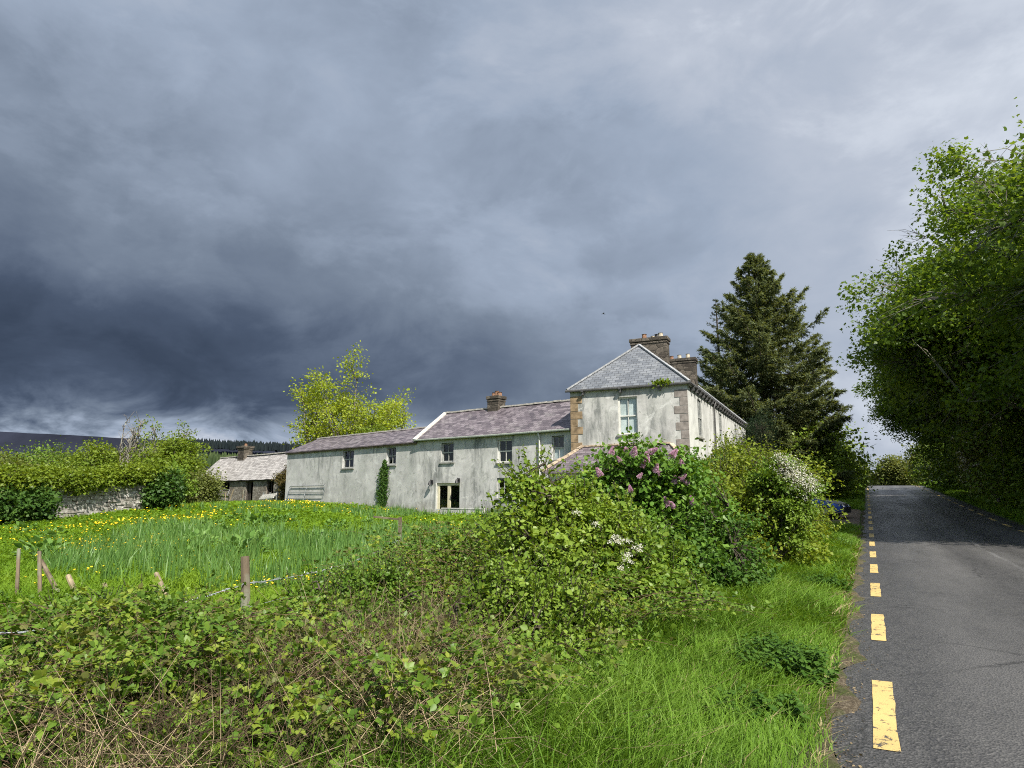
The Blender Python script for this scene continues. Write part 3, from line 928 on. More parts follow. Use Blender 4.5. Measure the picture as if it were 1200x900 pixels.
def sash(parent, F, h, cols=2, rows=(1, 1), frame='white_paint', curtain=0, sill=True, inset=.12, bar=.05, label=None):
    a, b, c, d = h[:4]
    m = MB(); w0, w1 = -inset - .05, -inset
    m.fbox(F, a + .002, a + bar + .03, c, d, w0, w1 + .02); m.fbox(F, b - bar - .03, b - .002, c, d, w0, w1 + .02)
    m.fbox(F, a + bar + .03, b - bar - .03, d - bar - .02, d - .002, w0, w1 + .02); m.fbox(F, a + bar + .03, b - bar - .03, c + .002, c + bar + .03, w0, w1 + .02)
    mid = (c + d) / 2
    ia, ib, ic, idd = a + bar + .03, b - bar - .03, c + bar + .03, d - bar - .02
    m.fbox(F, ia, ib, mid - .028, mid + .028, w0 + .005, w1 + .012)
    for (v0, v1, nr, off) in ((ic, mid - .028, rows[0], 0), (mid + .028, idd, rows[1], .01)):
        for k in range(1, cols):
            u = ia + (ib - ia) * k / cols; m.fbox(F, u - .013, u + .013, v0, v1, w0 + .012, w1 - .004 + off)
        for k in range(1, nr):
            v = v0 + (v1 - v0) * k / nr; m.fbox(F, ia, ib, v - .012, v + .012, w0 + .014, w1 - .006 + off)
    wdw = m.build('window', MAT[frame], parent, label=label)
    g = MB(); g.poly([F.p(ia, ic, w0 + .02), F.p(ib, ic, w0 + .02), F.p(ib, idd, w0 + .02), F.p(ia, idd, w0 + .02)]); g.build('pane', MAT['glass'], wdw)
    if sill:
        s = MB(); s.fbox(F, a - .09, b + .09, c - .10, c - .003, -.1, .085); s.build('sill', MAT['sill'], wdw, bevel=.012)
    if curtain:
        k = MB(); top = idd; bot = ic if curtain == 1 else ic; top = top if curtain == 1 else mid
        n = 14
        for seg in ((ia, (ia + ib) / 2 - .02), ((ia + ib) / 2 + .02, ib)) if curtain == 1 else ((ia, ib),):
            for i in range(n):
                q0 = seg[0] + (seg[1] - seg[0]) * i / n; q1 = seg[0] + (seg[1] - seg[0]) * (i + 1) / n
                z0 = -inset - .075 - .015 * (i % 2); z1 = -inset - .075 - .015 * ((i + 1) % 2)
                k.poly([F.p(q0, bot, z0), F.p(q1, bot, z1), F.p(q1, top, z1), F.p(q0, top, z0)])
        k.build('curtain', MAT['curtain'], wdw)
    return wdw


def roof_poly(mb, pts, e):
    """roof plane with slate UVs: u along eave direction e, v up the slope"""
    P = [np.array(p, float) for p in pts]; e = unit(np.array(e, float)); n = unit(np.cross(P[1] - P[0], P[2] - P[0])); s = np.cross(n, e)
    mb.poly(P, [((q - P[0]) @ e, (q - P[0]) @ s) for q in P])


def px_rect(F, x0, x1, y0, y1):
    xm, ym = (x0 + x1) / 2, (y0 + y1) / 2
    a = F.uv(x0, ym)[0]; b = F.uv(x1, ym)[0]; c = F.uv(xm, y1)[1]; d = F.uv(xm, y0)[1]
    return (round(a, 3), round(b, 3), round(c, 3), round(d, 3))


# ------------------------------------------------------------------ farmhouse
EZ = 6.8
A_ = at_z(805, 447, EZ); B_ = at_z(668, 457, EZ); E_ = at_z(873, 497, EZ)
D_ = E_ + (B_ - A_)
G = Frame(B_, B_ - B_ + (A_ - B_)); FR = Frame(A_, E_ - A_); BK = Frame(D_, B_ - D_); EN = Frame(E_, D_ - E_)
HB = np.array([A_[0] - 2.9, A_[1] + .6, .2])
house = thing('farmhouse', HB, 'long derelict whitewashed farmhouse with slate roofs and a hipped two-storey block', 'house')
zb = -.3
gh = [px_rect(G, 724.3, 747, 465, 509)]
fh = []
for x0, x1, y0, y1 in ((815.5, 824.5, 468, 512), (841, 847.5, 485, 514), (820, 828.5, 540, 560)):
    a, b, c, d = px_rect(FR, x0, x1, y0, y1)
    fh.append([a, b, c, d])
uw = [(h[0] + h[1]) / 2 for h in fh]
step = uw[1] - uw[0]
for k in (2, 3, 4):
    u = uw[0] + step * k
    if u < FR.L - .8: fh.append([u - .5, u + .5, fh[0][2] + .05, fh[0][3] - .05])
fh[1][0], fh[1][1] = uw[1] - .5, uw[1] + .5; fh[0][0], fh[0][1] = uw[0] - .5, uw[0] + .5; fh[1][2], fh[1][3] = fh[0][2], fh[0][3]
low = fh[2]; fh[2] = [uw[2] - .5, uw[2] + .5, low[3] - 1.8, low[3]]
for k in (1, 2, 3):
    u = uw[0] + step * k
    if u < FR.L - .8: fh.append([u - .5, u + .5, low[3] - 1.8, low[3]])
wm = MB(); wall(wm, G, 0, G.L, zb, EZ, gh); wm.build('wall', MAT['render_gable'], house)
wm = MB(); wall(wm, FR, 0, FR.L, zb, EZ, fh, .08); wm.build('wall', MAT['render_front'], house)
wm = MB(); wall(wm, BK, 0, BK.L, zb, EZ, []); wall(wm, EN, 0, EN.L, zb, EZ, []); wm.build('wall', MAT['render'], house)
sash(house, G, gh[0], 2, (1, 1), curtain=1)
for k, h in enumerate(fh): sash(house, FR, h, 2, (1, 1), curtain=2 if k % 2 else 0, inset=.015, frame='grey_paint')
# ceilings and an upright dark sheet keep the rooms dark
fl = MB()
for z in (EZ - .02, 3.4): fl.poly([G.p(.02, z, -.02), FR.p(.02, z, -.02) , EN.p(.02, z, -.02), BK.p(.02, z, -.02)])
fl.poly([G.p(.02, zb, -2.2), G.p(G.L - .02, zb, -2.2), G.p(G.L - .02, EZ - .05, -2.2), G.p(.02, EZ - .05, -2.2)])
fl.build('dark_backing', MAT['interior'], house)
# hipped roof
ov = .13; rz = EZ - .03
e1, e2, e3, e4 = [p + np.array([0, 0, 0]) for p in (G.p(-ov, rz, ov), FR.p(-ov, rz, ov), EN.p(-ov, rz, ov), BK.p(-ov, rz, ov))]
inward = -G.n
ap1 = at_d(751, 406, 33.0); ap1 = G.p(G.L / 2, ap1[2], -G.L / 2)
ap2 = EN.p(EN.L / 2, ap1[2], -EN.L / 2)
rm = MB()
roof_poly(rm, [e1, e2, ap1], e2 - e1); roof_poly(rm, [e2, e3, ap2, ap1], e3 - e2); roof_poly(rm, [e3, e4, ap2], e4 - e3); roof_poly(rm, [e4, e1, ap1, ap2], e1 - e4)
mainroof = rm.build('roof', MAT['slate_main'], house)
so_ = MB(); so_.poly([e4, e3, e2, e1]); so_.poly([q - np.array([0, 0, .06]) for q in (e4, e3, e2, e1)])
so_.build('soffit', MAT['grey_paint'], house)
rg = MB()
for a, b in ((e1, ap1), (e2, ap1), (e3, ap2), (e4, ap2), (ap1, ap2)):
    n = max(6, int(np.linalg.norm(b - a) / .45))
    for k in range(n):
        p, q = a + (b - a) * k / n, a + (b - a) * (k + .96) / n
        rg.beam(p + [0, 0, .035], q + [0, 0, .045], .15, .07)
rg.build('ridge_tile', M_plain('hip_lead', (.30, .31, .32), .6, .3, .3, 6), mainroof)
# gutters and brackets
gt = MB()
for F in (G, FR):
    L = F.L
    gt.tube([F.p(-ov - .06, rz - .06, ov + .03), F.p(L / 2, rz - .075, ov + .03), F.p(L + ov + .06, rz - .06, ov + .03)], .062, 8)
gt.build('gutter', MAT['gutter'], house)
for F, sp in ((G, 1.9), (FR, .85)):
    k = .7
    while k < F.L:
        b = MB(); b.fbox(F, k - .05, k + .05, rz - .30, rz - .10, .004, .2); b.fbox(F, k - .05, k + .05, rz - .16, rz - .09, .2, ov + .16)
        b.build('eaves_bracket', MAT['gutter'], house); k += sp
fa = MB(); fa.fbox(FR, .02, FR.L, rz - .13, rz - .065, .003, .12); fa.fbox(G, .02, G.L, rz - .11, rz - .065, .003, .07); fa.build('eaves_board', MAT['grey_paint'], house)
dp = MB(); u_dp = FR.uv(836, 500)[0]
dp.tube([FR.p(u_dp, rz - .08, ov + .05), FR.p(u_dp, rz - .45, .09), FR.p(u_dp, 2, .09), FR.p(u_dp, .1, .09)], .05, 8); dp.build('downpipe', MAT['gutter'], house, smooth=True)
# moss tuft in the gutter
mt = thing('gutter_weed', G.p(G.L - 1.1, rz, ov + .05), 'small green weed growing out of the gutter of the hipped block', 'weed')
P = G.p(G.L - 1.1, rz - .03, ov + .05)[None] + rng.normal(0, 1, (220, 3)) * np.array([.2, .05, .05])
link('foliage', np_mesh('foliage', *(lambda q: (rel(q[0], wloc(mt)), q[1]))(leaves(P, rng.normal(size=(220, 3)) + [0, 0, 1.2], rng.normal(size=(220, 3)), .16, KITE))), MAT['broad'], mt)
# quoins
for F, ua, sgn, mk in ((G, G.L, -1, 'quoin_pink'), (G, 0, 1, 'quoin_brown')):
    v = .3; k = 0
    while v < EZ - .35:
        ln = (.62 if k % 2 else .40) + random.uniform(-.03, .03)
        q = MB(); u0, u1 = (ua - ln, ua - .004) if sgn < 0 else (ua + .004, ua + ln)
        q.fbox(F, u0, u1, v + .008, v + .375, -.05, .022 if sgn > 0 else .018)
        q.build('quoin_stone', MAT[mk], house, bevel=.012); v += .385; k += 1


def chimney(parent, c, hw, hd, rzr, z0, z1, pots, cap=.08, split=False):
    m = MB(); m.box((c[0], c[1], (z0 + z1) / 2), (hw, hd, (z1 - z0) / 2), rzr)
    ch = m.build('chimney', MAT['chimney'], parent, bevel=.02)
    k = MB(); k.box((c[0], c[1], z1 - .02), (hw + cap, hd + cap, .10), rzr); k.box((c[0], c[1], z1 - .22), (hw + cap * .5, hd + cap * .5, .05), rzr)
    k.build('chimney_cap', MAT['chimney'], ch, bevel=.025)
    for off, h, mat in pots:
        x, y = c[0] + math.cos(rzr) * off, c[1] + math.sin(rzr) * off
        p = MB(); p.tube([(x, y, z1 + .07), (x, y, z1 + .1 + h * .85), (x, y, z1 + .1 + h)], [.15, .12, .15], 10); p.build('chimney_pot', MAT[mat], ch, smooth=False)
    return ch


ga = math.atan2(G.u[1], G.u[0])
def on_ridge(px, w):  # bearing of px on the ridge line of the main block
    a, b = ap1, ap2; best = None
    for k in np.linspace(-.02, 1, 800):
        q = a + (b - a) * k; v = q - EYE; x = 600 + FPX * (v @ RT) / (v @ FW)
        if best is None or abs(x - px) < best[0]: best = (abs(x - px), q)
    return best[1]
c1 = on_ridge(762, 0); top1 = at_d(762, 397, (c1 - EYE) @ FH - .4)[2]
c2 = on_ridge(799, 0); top2 = at_d(799, 421, (c2 - EYE) @ FH - .4)[2]
chimney(mainroof, c1, 1.0, .38, ga, ap1[2] - 1.6, top1, [(-.3, .28, 'pot'), (.2, .12, 'pot_pale'), (.42, .2, 'black_plastic'), (.62, .26, 'pot_pale')])
chimney(mainroof, c2, .95, .38, ga, ap1[2] - 1.8, top2, [(-.62, .24, 'pot'), (-.1, .28, 'pot_pale'), (.45, .3, 'pot_pale')])

# rear wing and its lower extension
WZ = 4.85; NZ = 4.76
w_r = at_z(671, 503, WZ); w_l = at_z(490, 515.8, WZ)
n_l = at_z(337, 530.4, NZ)
W = Frame(w_l, w_r - w_l); n_r = np.array([w_l[0], w_l[1], NZ]); N_ = Frame(n_l, n_r - n_l)
WD = 5.2
wh = [px_rect(W, 517, 531.5, 519, 541.5), px_rect(W, 583, 600, 515, 542), px_rect(W, 646.5, 661, 510.5, 538.5), px_rect(W, 582, 597, 560, 584)]
dh = px_rect(W, 511.5, 538.5, 566, 605)
nh = [px_rect(N_, 401.5, 414.5, 527.5, 548.5), px_rect(N_, 453, 464, 524, 544.5)]
wm = MB(); wall(wm, W, 0, W.L, -.2, WZ, wh + [dh], .16); wm.build('wall', MAT['render'], house)
rzW = W.uv(524, 483.6, -WD / 2)[1]; rzW2 = W.uv(640, 473.0, -WD / 2)[1]; rW = (rzW + rzW2) / 2
rzN = N_.uv(430, 508.5, -WD / 2)[1]
gbl = MB()
gbl.poly([W.p(0, -.2, -WD), W.p(0, -.2, 0), W.p(0, WZ, 0), W.p(0, rW, -WD / 2), W.p(0, WZ, -WD)])
gbl.poly([N_.p(0, -.2, -WD), N_.p(0, -.2, 0), N_.p(0, NZ, 0), N_.p(0, rzN, -WD / 2), N_.p(0, NZ, -WD)])
gbl.poly([W.p(W.L, -.2, -WD), W.p(0, -.2, -WD), W.p(0, WZ, -WD), W.p(W.L, WZ, -WD)])
gbl.poly([N_.p(N_.L, -.2, -WD), N_.p(0, -.2, -WD), N_.p(0, NZ, -WD), N_.p(N_.L, NZ, -WD)])
gbl.build('wall', MAT['render'], house)
wm = MB(); wall(wm, N_, 0, N_.L, -.2, NZ, nh, .16); wm.build('wall', MAT['render'], house)
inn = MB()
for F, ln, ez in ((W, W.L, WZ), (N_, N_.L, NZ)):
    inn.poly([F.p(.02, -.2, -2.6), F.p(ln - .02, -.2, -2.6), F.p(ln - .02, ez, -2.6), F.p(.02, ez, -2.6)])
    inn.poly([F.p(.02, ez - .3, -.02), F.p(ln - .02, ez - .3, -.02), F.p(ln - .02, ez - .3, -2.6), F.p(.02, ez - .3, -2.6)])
inn.build('dark_backing', MAT['interior'], house)  # upright dark sheets and ceilings keep the wing rooms dark


def gable_roof(F, L, ez, rz_, mat, u0, u1, ovh=.18):
    r = MB(); a = rz_ - ez; sl = a / (WD / 2)
    f0, f1 = F.p(u0, ez - sl * ovh, ovh), F.p(u1, ez - sl * ovh, ovh); r0, r1 = F.p(u0, rz_, -WD / 2), F.p(u1, rz_, -WD / 2)
    b0, b1 = F.p(u0, ez - sl * ovh, -WD - ovh), F.p(u1, ez - sl * ovh, -WD - ovh)
    roof_poly(r, [f0, f1, r1, r0], f1 - f0); roof_poly(r, [b1, b0, r0, r1], b0 - b1)
    dn = np.array([0, 0, -.07])
    r.poly([f0, r0, r0 + dn, f0 + dn]); r.poly([f1 + dn, r1 + dn, r1, f1]); r.poly([f0 + dn, f1 + dn, f1, f0])
    r.poly([f0 + dn * .9, r0 + dn * .9, r1 + dn * .9, f1 + dn * .9])
    return r.build('roof', MAT[mat], house), f0, f1, r0, r1


wroof, f0, f1, r0, r1 = gable_roof(W, W.L, WZ + .1, rW, 'slate_wing', -.16, W.L + .05)
cp = MB()
nseg = 8
for k in range(nseg):
    p, q = f0 + (r0 - f0) * k / nseg, f0 + (r0 - f0) * (k + .97) / nseg
    cp.beam(p + [0, 0, .05], q + [0, 0, .05], .26, .10)
cp.build('verge_coping', MAT['coping'], wroof)
def ridge_tiles(parent, r0, r1, z=.03):
    rt = MB(); n = int(np.linalg.norm(r1 - r0) / .45)
    for k in range(n):
        p, q = r0 + (r1 - r0) * k / n, r0 + (r1 - r0) * (k + .95) / n; j = random.uniform(-.012, .012)
        rt.beam(p + [0, 0, z + j], q + [0, 0, z + j], .24, .09)
    rt.build('ridge_tile', MAT['ridge'], parent)
ridge_tiles(wroof, r0, r1)
nroof, f0n, f1n, r0n, r1n = gable_roof(N_, N_.L, NZ + .08, rzN, 'slate_wing', -.12, N_.L + .05)
ridge_tiles(nroof, r0n, r1n)
fb = MB(); fb.fbox(N_, -.1, N_.L - .1, NZ - .16, NZ + .02, .004, .1); fb.build('eaves_board', M_plain('brown_fascia', (.2, .16, .11), .8, .2, .3, 4), house)
gg = MB(); gg.tube([W.p(-.1, WZ - .03, .24), W.p(W.L * .5, WZ - .05, .24), W.p(W.L - .05, WZ - .03, .24)], .06, 8); gg.build('gutter', MAT['gutter_pale'], house)
dp = MB(); u = W.uv(633, 525)[0]; dp.tube([W.p(u, WZ - .06, .2), W.p(u, WZ - .3, .08), W.p(u, 2.4, .08), W.p(u, .4, .08)], .05, 8); dp.build('downpipe', MAT['white_paint'], house, smooth=True)
for k, h in enumerate(wh): sash(house, W, h, 2, (1, 1) if k == 2 else (1, 1), frame='grey_paint' if k != 1 else 'white_paint', curtain=2 if k == 2 else 0, sill=True)
for h in nh: sash(house, N_, h, 2, (1, 1), frame='grey_paint')
# patio door
a, b, c, d = dh
pdm = MB(); i0, i1 = -.16, -.08
mid = (a + b) / 2
pdm.fbox(W, a + .002, a + .13, c, d - .14, i0, i1); pdm.fbox(W, b - .09, b - .002, c, d - .14, i0, i1); pdm.fbox(W, a + .002, b - .002, d - .14, d - .002, i0, i1)
pdm.fbox(W, mid - .10, mid + .10, c, d - .14, i0, i1); pdm.fbox(W, a + .13, mid - .10, c, c + .09, i0, i1); pdm.fbox(W, mid + .10, b - .09, c, c + .09, i0, i1)
door = pdm.build('patio_door', MAT['cream_paint'], house)
gp_ = MB(); gp_.poly([W.p(a + .13, c, -.13), W.p(b - .09, c, -.13), W.p(b - .09, d - .14, -.13), W.p(a + .13, d - .14, -.13)]); gp_.build('pane', MAT['glass'], door)
jb = MB(); jb.fbox(W, a - .07, a - .003, c, d + .02, -.02, .03); jb.build('door_jamb', MAT['white_paint'], door)
for px, py in ((507, 565), (538.5, 563)):
    u, v = W.uv(px, py); l = MB(); l.fbox(W, u - .05, u + .05, v - .1, v + .12, .004, .07); l.tube([W.p(u, v + .05, .07), W.p(u, v + .12, .16), W.p(u, v + .02, .24)], .035, 6)
    l.tube([W.p(u, v + .05, .24), W.p(u, v - .16, .24)], [.06, .12], 8); l.build('wall_lamp', MAT['black_plastic'], house)
for off, px in ((.0, 576),):
    pass
# wing chimney
u = W.uv(581, 478, -WD / 2)[0]; ctop = W.uv(581, 466, -WD / 2)[1]
chimney(wroof, W.p(u, 0, -WD / 2 - .05), .42, .36, math.atan2(W.u[1], W.u[0]), rW - .6, ctop, [(-.18, .22, 'pot'), (.05, .3, 'pot'), (.26, .2, 'pot')], .06)

# porch with arched glazing in front of the gable
vt = G.uv(690, 523.5)[1]; PW = 2.3
lu, vz = G.uv(650, 553, PW); ru = G.L - .05
lu = G.uv(634, 552, PW)[0]
ru = G.uv(812, 549, PW)[0]
ul = G.uv(683, 523)[0]
pm = MB()
pe0, pe1 = G.p(lu, vz, PW), G.p(ru, vz, PW); pt0, pt1 = G.p(ul, vt, .02), G.p(ru - 1.3, vt, .02)
roof_poly(pm, [pe0, pe1, pt1, pt0], pe1 - pe0)
bk0 = G.p(lu, vz, -.2); roof_poly(pm, [bk0, pe0, pt0], pe0 - bk0); bk1 = G.p(ru, vz, .02); roof_poly(pm, [pe1, bk1, pt1], bk1 - pe1)
dn = np.array([0, 0, -.08]); pm.poly([pe0 + dn, pe1 + dn, pe1, pe0]); pm.poly([bk0 + dn, pe0 + dn, pe0, bk0]); pm.poly([pe0 + dn, bk0 + dn, bk1 + dn, pe1 + dn]); pm.poly([pe1 + dn, bk1 + dn, bk1, pe1])
proof = pm.build('porch_roof', MAT['slate_wing'], house)
hp = MB()
for a_, b_ in ((pe0, pt0), (pe1, pt1), (pt0, pt1)):
    n = int(np.linalg.norm(b_ - a_) / .35)
    for k in range(n):
        p, q = a_ + (b_ - a_) * k / n, a_ + (b_ - a_) * (k + .93) / n; j = random.uniform(-.02, .02)
        hp.beam(p + [0, 0, .04 + j], q + [0, 0, .04 + j], .2, .08)
hp.build('ridge_tile', M_plain('mortar_hip', (.42, .34, .25), .9, .1, .5, 5), proof)
PFr = Frame(G.p(lu + .25, 0, PW - .25), G.u); PL = ru - lu - .5
holes = []; npan = 5
for k in range(npan):
    s = PL / npan; holes.append((k * s + .14, (k + 1) * s - .14, 1.05, vz - .30))
pw = MB(); wall(pw, PFr, 0, PL, -.1, vz - .09, holes, .1)
pw.poly([PFr.p(0, -.1, -PW), PFr.p(0, -.1, 0), PFr.p(0, vz - .09, 0), PFr.p(0, vz - .09, -PW)]); pw.poly([PFr.p(PL, -.1, 0), PFr.p(PL, -.1, -PW), PFr.p(PL, vz - .09, -PW), PFr.p(PL, vz - .09, 0)])
pw.build('porch_wall', MAT['white_paint'], house)
for a, b, c, d in holes:
    m = MB(); r = (b - a) / 2; mid = (a + b) / 2; w = -.04
    for sgn in (-1, 1):   # spandrels make the head an arch
        arc = [PFr.p(mid + sgn * r * math.cos(t), d - r * .55 + r * .55 * math.sin(t), w) for t in np.linspace(0, PI / 2, 8)]
        m.poly(arc + [PFr.p(mid + sgn * r, d, w)] if sgn > 0 else (arc + [PFr.p(mid + sgn * r, d, w)])[::-1])
    m.fbox(PFr, mid - .03, mid + .03, c, d, w - .05, w - .01); m.fbox(PFr, a, b, c, c + .06, w - .05, w - .01)
    wd = m.build('window', MAT['white_paint'], house)
    g = MB(); g.poly([PFr.p(a, c, w - .06), PFr.p(b, c, w - .06), PFr.p(b, d, w - .06), PFr.p(a, d, w - .06)]); g.build('pane', MAT['glass'], wd)

# low block wall and timber rails in front of the patio door
p0 = W.p(W.uv(523, 600)[0], 0, .9); p1 = W.p(W.uv(580, 600)[0], 0, .9)
LWF = Frame(p0, p1 - p0)
lw = thing('garden_wall', [*p0[:2], .4], 'low pale block wall in front of the patio door', 'wall')
m = MB(); k = 0.
while k < LWF.L:
    m.fbox(LWF, k, min(k + .44, LWF.L), .2, .83, -.08, .08 + random.uniform(-.006, .006)); k += .45
m.build('wall', MAT['concrete'], lw, bevel=.01)
m = MB(); m.fbox(LWF, .5, LWF.L, .835, .90, -.1, .1); m.build('coping', MAT['concrete'], lw, bevel=.01)
q0 = W.p(W.uv(493, 604)[0], 0, 1.5); q1 = W.p(W.uv(572, 604)[0], 0, 1.5); TF = Frame(q0, q1 - q0)
m = MB(); m.fbox(TF, 0, TF.L, .1, .46, -.6, .06); m.build('terrace', MAT['concrete'])
tag(bpy.data.objects['terrace'], kind='structure')

# ivy climbing the annex wall
c0 = N_.uv(449, 604)[0]; iv = thing('ivy', N_.p(c0, hz(*N_.p(c0, 0)[:2]), .05), 'narrow column of dark ivy climbing the long white wall', 'ivy')
n = 3200; u, v = [], []
vv = rng.random(n); g0 = N_.uv(449, 603)[1]; g1 = N_.uv(449, 541)[1]
hwid = np.interp(vv, [0, .25, .55, .9, 1], [.12, .42, .55, .45, .12]); side = rng.choice([-1, 1], n)
uu = c0 - .05 + (vv - .4) * .25 + rng.normal(0, .42, n) * hwid + np.where(vv < .5, side * hwid * .45, 0)
P = np.array([N_.p(a, g0 + (g1 - g0) * b + .12 * math.sin(a * 9), .03 + .10 * c) for a, b, c in zip(uu, vv, rng.random(n))])
lv = leaves(P, rng.normal(size=(n, 3)) * .6 + [0, 0, -.9] + N_.n * .3, N_.n + rng.normal(size=(n, 3)) * .4, .085 * (.6 + .8 * rng.random(n)), PALM)
link('foliage', np_mesh('foliage', rel(lv[0], wloc(iv)), lv[1]), MAT['ivy'], iv)
st = MB()
for k in range(5):
    st.tube([N_.p(c0 + (k - 2) * .05 + random.uniform(-.03, .03) + (t - .3) * .2, g0 + (g1 - g0) * t, .03) for t in np.linspace(0, .85, 7)], .015, 4)
st.build('stem', MAT['bark_dark'], iv)

# ------------------------------------------------------------------ stone cottage
CZ = 3.1
c_r = at_d(338, 558, 50.5); CZ = c_r[2]
CF0 = Frame(c_r, N_.u)
cu = None
for t in np.linspace(-30, -3, 1200):
    q = CF0.p(t, CZ) - EYE
    x = 600 + FPX * (q @ RT) / (q @ FW)
    if cu is None or abs(x - 231) < cu[0]: cu = (abs(x - 231), t)
CL = -cu[1]; C_ = Frame(CF0.p(-CL, 0), N_.u)
cg = hz(*C_.p(CL * .5, 0)[:2])
CD = 4.6
crz = C_.uv(300, 533.5, -CD / 2)[1]
cott = thing('stone_cottage', [*C_.p(CL / 2, 0)[:2], cg], 'low ruined stone cottage with a pale lichened slate roof', 'cottage')
ch_ = [px_rect(C_, 287.5, 296, 564, 592.5), px_rect(C_, 260, 269, 565, 575), px_rect(C_, 312, 320.5, 563, 581)]
ch_[0] = (*ch_[0][:2], cg - .2, ch_[0][3])
m = MB(); wall(m, C_, 0, CL, cg - .6, CZ, ch_, .3); m.build('wall', MAT['rubble'], cott)
m = MB()
for u in (0, CL): m.poly([C_.p(u, cg - .6, -CD), C_.p(u, cg - .6, 0), C_.p(u, CZ, 0), C_.p(u, crz, -CD / 2), C_.p(u, CZ, -CD)])
m.poly([C_.p(CL, cg - .6, -CD), C_.p(0, cg - .6, -CD), C_.p(0, CZ, -CD), C_.p(CL, CZ, -CD)])
m.build('gable_wall', MAT['rubble'], cott)
m = MB(); m.poly([C_.p(.1, cg - .6, -1.6), C_.p(CL - .1, cg - .6, -1.6), C_.p(CL - .1, CZ, -1.6), C_.p(.1, CZ, -1.6)]); m.build('dark_backing', MAT['dark_wood'], cott)  # upright dark sheet stands for the unlit room behind the openings
# roof sags and has lost its slates at the right-hand end
m = MB(); nu, nv = 28, 10; sl = (crz - CZ) / (CD / 2)
ul_e = -.25; ul_r = C_.uv(259, 538, -CD / 2)[0]
def croof(i, j):
    t = i / nu; s = j / nv
    ua = ul_e * (1 - s) + ul_r * s; ub = CL + .1
    u = ua + (ub - ua) * t; w = .22 - s * (CD / 2 + .22)
    v = CZ - .22 * sl + s * (crz - CZ + .22 * sl) - .07 * math.sin(t * PI) * s + .02 * math.sin(i * 1.7 + j)
    return C_.p(u, v, w), (u, s * (CD / 2) * math.sqrt(1 + sl * sl))
for i in range(nu):
    for j in range(nv):
        t = (i + .5) / nu; s = (j + .5) / nv
        if t > .885 + .09 * s + .03 * math.sin(j * 2.1) and s < .86: continue
        q = [croof(i, j), croof(i + 1, j), croof(i + 1, j + 1), croof(i, j + 1)]
        m.poly([a for a, _ in q], [b for _, b in q])
m.poly([C_.p(ul_e, CZ - .22 * sl, -CD - .22), C_.p(ul_r, crz, -CD / 2), C_.p(CL, crz, -CD / 2), C_.p(CL, CZ - .22 * sl, -CD - .22)], [(0, 0), (0, 2.5), (CL, 2.5), (CL, 0)])
m.poly([C_.p(ul_e, CZ - .22 * sl, .22), C_.p(ul_r, crz, -CD / 2), C_.p(ul_e, CZ - .22 * sl, -CD - .22)], [(0, 0), (2, 2.5), (4.5, 0)])
croof_o = m.build('roof', MAT['slate_old'], cott)
ridge_tiles(croof_o, C_.p(ul_r, crz, -CD / 2), C_.p(CL, crz, -CD / 2), .02)
m = MB()
for k in range(4): m.beam(C_.p(CL * .9 + k * .45, CZ - .05, .1), C_.p(CL * .9 + k * .45, crz - .1, -CD / 2), .08, .12)
m.build('rafter', MAT['dark_wood'], cott)
m = MB(); m.fbox(C_, .1, CL * .9, CZ - .30, CZ - .12, .01, .12); m.build('eaves_board', MAT['dark_wood'], cott)
u = C_.uv(287, 534, -CD / 2)[0]; ct = C_.uv(287, 524, -CD / 2)[1]
chimney(croof_o, C_.p(u, 0, -CD / 2), .62, .42, math.atan2(C_.u[1], C_.u[0]), crz - .8, ct, [(.05, .25, 'pot')], .12)
for h, nm in ((ch_[0], 'door'), (ch_[1], 'window'), (ch_[2], 'window')):
    a, b, c, d = h; m = MB()
    m.fbox(C_, a + .002, a + .09, c, d, -.2, -.12); m.fbox(C_, b - .09, b - .002, c, d, -.2, -.12); m.fbox(C_, a + .09, b - .09, d - .10, d - .002, -.2, -.12)
    if nm == 'door': m.fbox(C_, a + .09, a + .50, c, d - .1, -.26, -.22)
    else: m.fbox(C_, (a + b) / 2 - .02, (a + b) / 2 + .02, c, d - .1, -.19, -.14)
    m.build(nm, MAT['dark_wood'], cott)

# ================================================================== vegetation
def tree(name, label, cat, base, group, lobes, n_cl, per, cr, size, tmpl, leaf, bark, h_trunk, r0, n_limb=14, **kw):
    """lobes are given relative to the base"""
    lb = [(base[0] + l[0], base[1] + l[1], base[2] + l[2], *l[3:]) for l in lobes]
    arr, C = canopy(lb, n_cl, per, cr, size, tmpl, **kw)
    top = np.array(base) + np.array([0, 0, h_trunk]) + np.array([lobes[0][0] * .5, lobes[0][1] * .5, 0])
    tr = limbs(base, top, r0, C, n_limb, twig_r=max(.006, r0 * .05))
    return plant(name, label, cat, base, group, tr, leaves(*arr, tmpl), MAT[bark], MAT[leaf])


